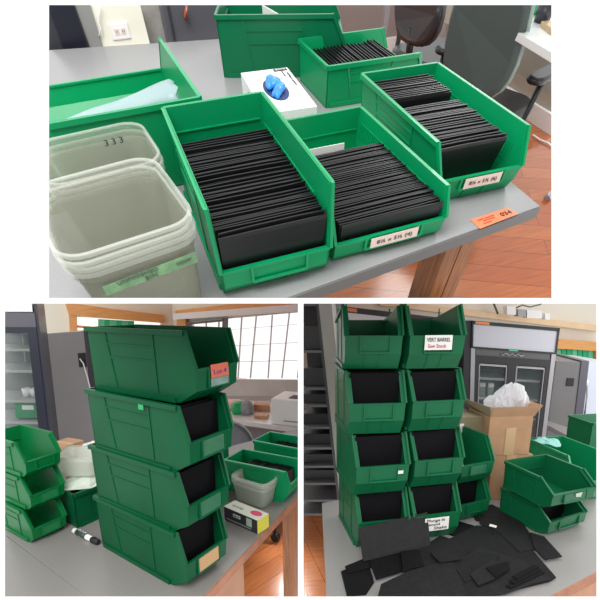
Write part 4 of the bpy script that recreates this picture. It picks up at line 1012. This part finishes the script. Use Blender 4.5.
# two low wide bins
CS = (.1926, .0989, .1896, .1396, .0553, .0165, .1596, .04)
make_bin(CS, (.6326, -.1067, .001), .305, 'lower of the two low bins on the open table, foam inside', 'pair of low bins', WG, None, None)
sheet_row(CS, (.6326, -.1067, 0), .305, 4, .07, .12, .165, .075, 'black foam sheet inside the lower low bin', 'foam sheets in the lower low bin', z0=.008)
make_bin(CS, (.6206, -.1376, .114), .2355, 'upper of the two low bins, open and empty with a pale scrap in its slot', 'pair of low bins', WG, None, DSLOT)
R_ = Matrix.Translation((.6206, -.1376, .114)) @ Matrix.Rotation(.2355, 4, 'Z')
card('torn_label', 'torn pale scrap in the label slot of the upper low bin', 'label card', [R_ @ Vector(v) for v in ((.0, -.1925, .048), (.03, -.1925, .050), (.025, -.1925, .034), (.004, -.1925, .036))], R_.to_3x3() @ Vector((0, -1, 0)), .0008, mat('pale_scrap', (.5, .55, .45), .7), [])

# cardboard boxes with plastic bags
bt = thing('cardboard_box', 'lower brown cardboard box behind the two low bins', 'box', (.60, .02, .001), .02)
bm = newbm(); box(bm, -.055, .115, -.07, .07, 0, .185, .002); obj('carton', bm, CARD, bt, (0, 0, 0))
bm = newbm(); box(bm, .005, .045, -.0712, .0712, 0, .1862); obj('tape', bm, TAPE, bt, (0, 0, 0))
bt = thing('cardboard_box', 'upper open cardboard box full of clear plastic bags', 'box', (.585, .02, .188), .02)
def tray(bm, x0, x1, y0, y1, z1, th=.004):
    box(bm, x0, x1, y0, y0+th, 0, z1); box(bm, x0, x1, y1-th, y1, 0, z1); box(bm, x0, x0+th, y0+th, y1-th, 0, z1); box(bm, x1-th, x1, y0+th, y1-th, 0, z1); box(bm, x0+th, x1-th, y0+th, y1-th, 0, th)
bm = newbm(); tray(bm, -.065, .11, -.07, .08, .155); obj('carton', bm, CARD, bt, (0, 0, 0))
bm = newbm(); box(bm, .005, .045, -.0715, -.069, 0, .11); obj('tape', bm, TAPE, bt, (0, 0, 0))
bm = newbm(); prism(bm, [(-.065, -.07, .155), (.11, -.07, .155), (.12, -.085, .195), (-.066, -.08, .195)], (0, .004, 0)); obj('flap', bm, CARD, bt, (0, 0, 0))
bm = newbm(); prism(bm, [(.11, -.07, .155), (.11, .08, .155), (.140, .085, .195), (.140, -.07, .195)], (.004, 0, 0)); obj('flap', bm, CARD, bt, (0, 0, 0))
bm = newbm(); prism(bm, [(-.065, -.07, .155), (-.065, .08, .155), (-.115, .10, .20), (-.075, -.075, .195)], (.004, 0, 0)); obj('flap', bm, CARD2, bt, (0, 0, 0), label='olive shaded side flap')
bt2 = thing('cardboard_box', 'olive brown cardboard box beside the wall of bins, white label on it', 'box', (.46, .03, .001), .15)
bm = newbm(); box(bm, -.05, .055, -.045, .09, 0, .335, .002); obj('carton', bm, CARD2, bt2, (0, 0, 0))
bm = newbm(); box(bm, -.02, .015, -.0462, -.045, .25, .285); obj('shipping_label', bm, PAPER, bt2, (0, 0, 0))
bm = newbm(); box(bm, -.048, -.03, -.0462, -.045, .275, .31); obj('shipping_label', bm, PAPER, bt2, (0, 0, 0))
for k, (dx, dy, r_, h_, lab) in enumerate(((.01, .01, .05, .045, 'low clear plastic bag at the left in the open cardboard box'), (.075, .02, .062, .09, 'tall clear plastic bag rising from the open cardboard box'))):
    rnd = random.Random(k+5); bm = newbm(); rings = []
    for s, z in ((.7, .05), (.9, .12), (1, .17), (.95, .17+h_*.5), (.6, .17+h_*.85), (.15, .17+h_)):
        rings.append([(.585+dx+r_*s*math.cos(a)*(1+.22*math.sin(5*a+z*60)), .02+dy+r_*.8*s*math.sin(a)*(1+.2*math.cos(7*a+z*50)), .188+z+.01*math.sin(5*a+z*90)) for a in [2*math.pi*j/26 for j in range(26)]])
    loft(bm, rings, True, True, False); obj('plastic_bag', bm, milky('crinkled_film', (.88, .88, .9), .35, .12), label=lab, cat='plastic bag')

# bins far right
BR_ = (.17, .19, .24, .20, .09, .045, .21, .04)
make_bin(BR_, (.90, .13, .001), .1, 'green bin behind the two low bins beside the cardboard boxes', None, LGREEN if False else mat('fresh_green_plastic', (.004, .24, .09), .35), None, None)
TS = (.13, .127, .25, .20, .075, .04, .21, .04)
for k, lab in enumerate(('lower green bin of the tall pair at the right edge', 'upper green bin of the tall pair at the right edge')):
    make_bin(TS, (1.10+.006*k, .19, 0.001+k*.123), math.pi/2+.05, lab, 'tall pair at the right edge', WG, None, None)
v = at(534, 458, z=.12); lump3 = None
bm = newbm(); rings = []
for s, z in ((.8, .19), (1, .196), (.5, .205)):
    rings.append([(.86+.05*s*math.cos(a)*(1+.2*math.sin(3*a)), .06+.05*s*math.sin(a)*(1+.2*math.cos(4*a)), z+.003*math.sin(5*a)) for a in [2*math.pi*j/18 for j in range(18)]])
loft(bm, rings, True, True, False); obj('teal_bag', bm, mat('teal_film', (.25, .55, .50), .4), label='flat teal bag on the green bin beside the cardboard boxes', cat='bag')

# pile of foam sheets on the table
def flat(px, z, label, th=.003, m=FOAM, zs=None):
    P = [at(u, v, z=z) for u, v in px]
    if zs: P = [Vector((p.x, p.y, zz)) for p, zz in zip([at(u, v, z=zz) for (u, v), zz in zip(px, zs)], zs)]
    bm = newbm(); prism(bm, P, (0, 0, th)); obj('foam_sheet', bm, m, label=label, cat='foam sheet', group='loose foam sheets on the table')
F2 = mat('charcoal_foam_two', (.016, .016, .017), .75, spec=.15, noise=.15, nscale=60, bump=.1)
F3 = mat('black_foam_three', (.007, .007, .008), .75, spec=.15, noise=.25, nscale=60, bump=.1)
flat([(464, 509), (492, 505), (500, 509), (502, 517), (490, 523), (476, 521), (472, 515)], .002, 'ragged black foam offcut in front of the small bins')
flat([(478, 516), (502, 512), (520, 520), (530, 534), (545, 548), (520, 553), (500, 534), (480, 524)], .006, 'long torn foam strip leading from the small bins to the table front')
flat([(530, 533), (544, 537), (562, 557), (545, 560), (534, 548)], .010, 'end piece of the torn strip reaching furthest right', m=F2)
flat([(440, 523), (456, 521), (480, 528), (478, 534), (452, 536), (438, 530)], .002, 'dark foam scrap tucked beside the bottom right bin', m=F3)
flat([(446, 541), (476, 526), (505, 529), (530, 548), (556, 578), (549, 582), (508, 592), (470, 580), (452, 560)], .004, 'large square foam sheet in the middle of the pile', m=F2)
flat([(460, 561), (478, 548), (520, 560), (552, 580), (530, 585), (506, 594), (474, 599), (462, 580)], .009, 'dark sheet with stepped edges at the front of the pile', m=FOAM)
for k in range(3):
    flat([(506+k*3, 586-k*4.5), (540-k*3, 571-k*2.8), (545-k*3, 573-k*2.8), (511+k*3, 589-k*4.5)], .0135+k*.003, 'narrow foam strip, %s of the three stepped strips at the front' % ('lowest', 'middle', 'topmost')[k], m=F3, th=.0028)
flat([(452, 564), (474, 552), (500, 556), (488, 572), (478, 576), (466, 584)], .014, 'jagged foam offcut lying across the middle of the pile', m=F2)
flat([(470, 575), (492, 560), (508, 566), (494, 580), (478, 586)], .018, 'small jagged foam offcut with a curled tip in the pile', m=FOAM)
flat([(486, 568), (508, 562), (510, 569), (496, 578)], .022, 'smallest dark offcut on top of the jagged pieces', m=F3)
flat([(404, 560), (440, 536), (462, 543), (476, 580), (480, 604), (404, 612)], .012, 'broad foam sheet below the leaning one at the picture front', m=F2)
flat([(376, 604), (381, 585), (408, 572), (452, 560), (470, 604)], .016, 'broad foam sheet at the near edge of the pile', m=FOAM)
flat([(341, 572), (368, 562), (374, 583), (366, 595), (347, 597)], .002, 'dark foam square at the left end of the pile', m=F3)
flat([(345, 567), (362, 560), (373, 561), (371, 568), (347, 574)], .006, 'foam strip behind the left square', m=F3)
flat([(369, 561), (402, 551), (405, 571), (376, 580)], .010, 'dark foam square in front of the leaning sheet', m=F3)
flat([(401, 552), (419, 550), (424, 566), (403, 572)], .020, 'small dark foam piece right of the square before the leaning sheet', m=F3)
flat([(430, 553), (452, 548), (462, 560), (440, 563)], .022, 'narrow foam piece on the broad sheets', m=F2)
# sheet leaning on the lip of the bottom left bin
Pb = [at(363, 561, z=.014), at(430, 545, z=.014)]; Pt = [at(358, 528, z=.105), at(427, 512, z=.105)]
bm = newbm(); prism(bm, [Pt[0], Pt[1], Pb[1], Pb[0]], (0, -.003, .001)); obj('foam_sheet', bm, mat('leaning_foam', (.024, .0235, .024), .75, spec=.15, noise=.1, nscale=60, bump=.1), label='foam sheet leaning against the lip of the bottom left bin', cat='foam sheet', group='loose foam sheets on the table')
# pale scraps between the sheets
bm = newbm(); prism(bm, [at(u, v, z=.03) for u, v in ((490, 524), (497, 526), (496, 528), (489, 526))], (0, 0, .001)); obj('paper_scrap', bm, PAPER, label='white scrap between the foam sheets', cat='scrap')
# ------------------------------------------------------------------ each room set ends at its own boundary planes
def world_matrix(o):
    m = o.matrix_basis.copy(); p = o.parent
    while p: m = p.matrix_basis @ m; p = p.parent
    return m
def bounds(room):
    x0, y0, x1, y1 = WIN[room]
    r, u, f = basis(0, -.21, 0)
    d = lambda a, b: r*((a-PPX)/FOC)+u*((PPY-b)/FOC)+f
    tl, tr, br, bl = d(x0, y0), d(x1, y0), d(x1, y1), d(x0, y1)
    ctr = d((x0+x1)/2, (y0+y1)/2); out = []
    for a, b in ((tl, tr), (tr, br), (br, bl), (bl, tl)):
        n = a.cross(b).normalized()
        if n.dot(ctr) > 0: n = -n
        out.append(n)                     # outward normal, plane passes the eye
    return out
BND = {k: bounds(k) for k in WIN}
for o in ALL:
    if o.name not in bpy.data.objects: continue
    M = world_matrix(o); Ns = BND[o['_room']]
    pts = [M @ v.co for v in o.data.vertices]
    if not pts: continue
    ds = [[(p-CAM_POS).dot(n) for p in pts] for n in Ns]
    if all(max(d) <= 0 for d in ds): continue
    if any(min(d) >= 0 for d in ds):
        o['_gone'] = True; continue
    me = o.data.copy(); o.data = me
    bm = bmesh.new(); bm.from_mesh(me); Mi = M.inverted()
    for n, d in zip(Ns, ds):
        if max(d) <= 0: continue
        co = Mi @ CAM_POS; no = (M.to_3x3().transposed() @ n).normalized()
        g = bmesh.ops.bisect_plane(bm, geom=bm.verts[:]+bm.edges[:]+bm.faces[:], plane_co=co, plane_no=no, clear_outer=True, dist=1e-6)
        ed = [e for e in g['geom_cut'] if isinstance(e, bmesh.types.BMEdge)]
        if ed:
            try: bmesh.ops.holes_fill(bm, edges=ed, sides=0)
            except Exception: pass
    if not len(bm.faces): o['_gone'] = True
    bm.to_mesh(me); bm.free()
def prune():
    again = True
    while again:
        again = False
        for o in list(C.objects):
            if o.type == 'MESH' and o.get('_gone'):
                if o.children:
                    for ch in o.children:
                        if ch.type == 'MESH' and not ch.get('_gone'):     # keep the part alive under the thing itself
                            L = o.matrix_basis @ ch.matrix_basis; ch.parent = o.parent; ch.matrix_basis = L
                        elif ch.get('_gone'): continue
                bpy.data.objects.remove(o); again = True; break
        for o in list(C.objects):
            if o.type == 'EMPTY' and not o.children: bpy.data.objects.remove(o); again = True; break
prune()
for o in C.objects:
    for k in ('_room', '_off', '_gone'):
        if k in o: del o[k]
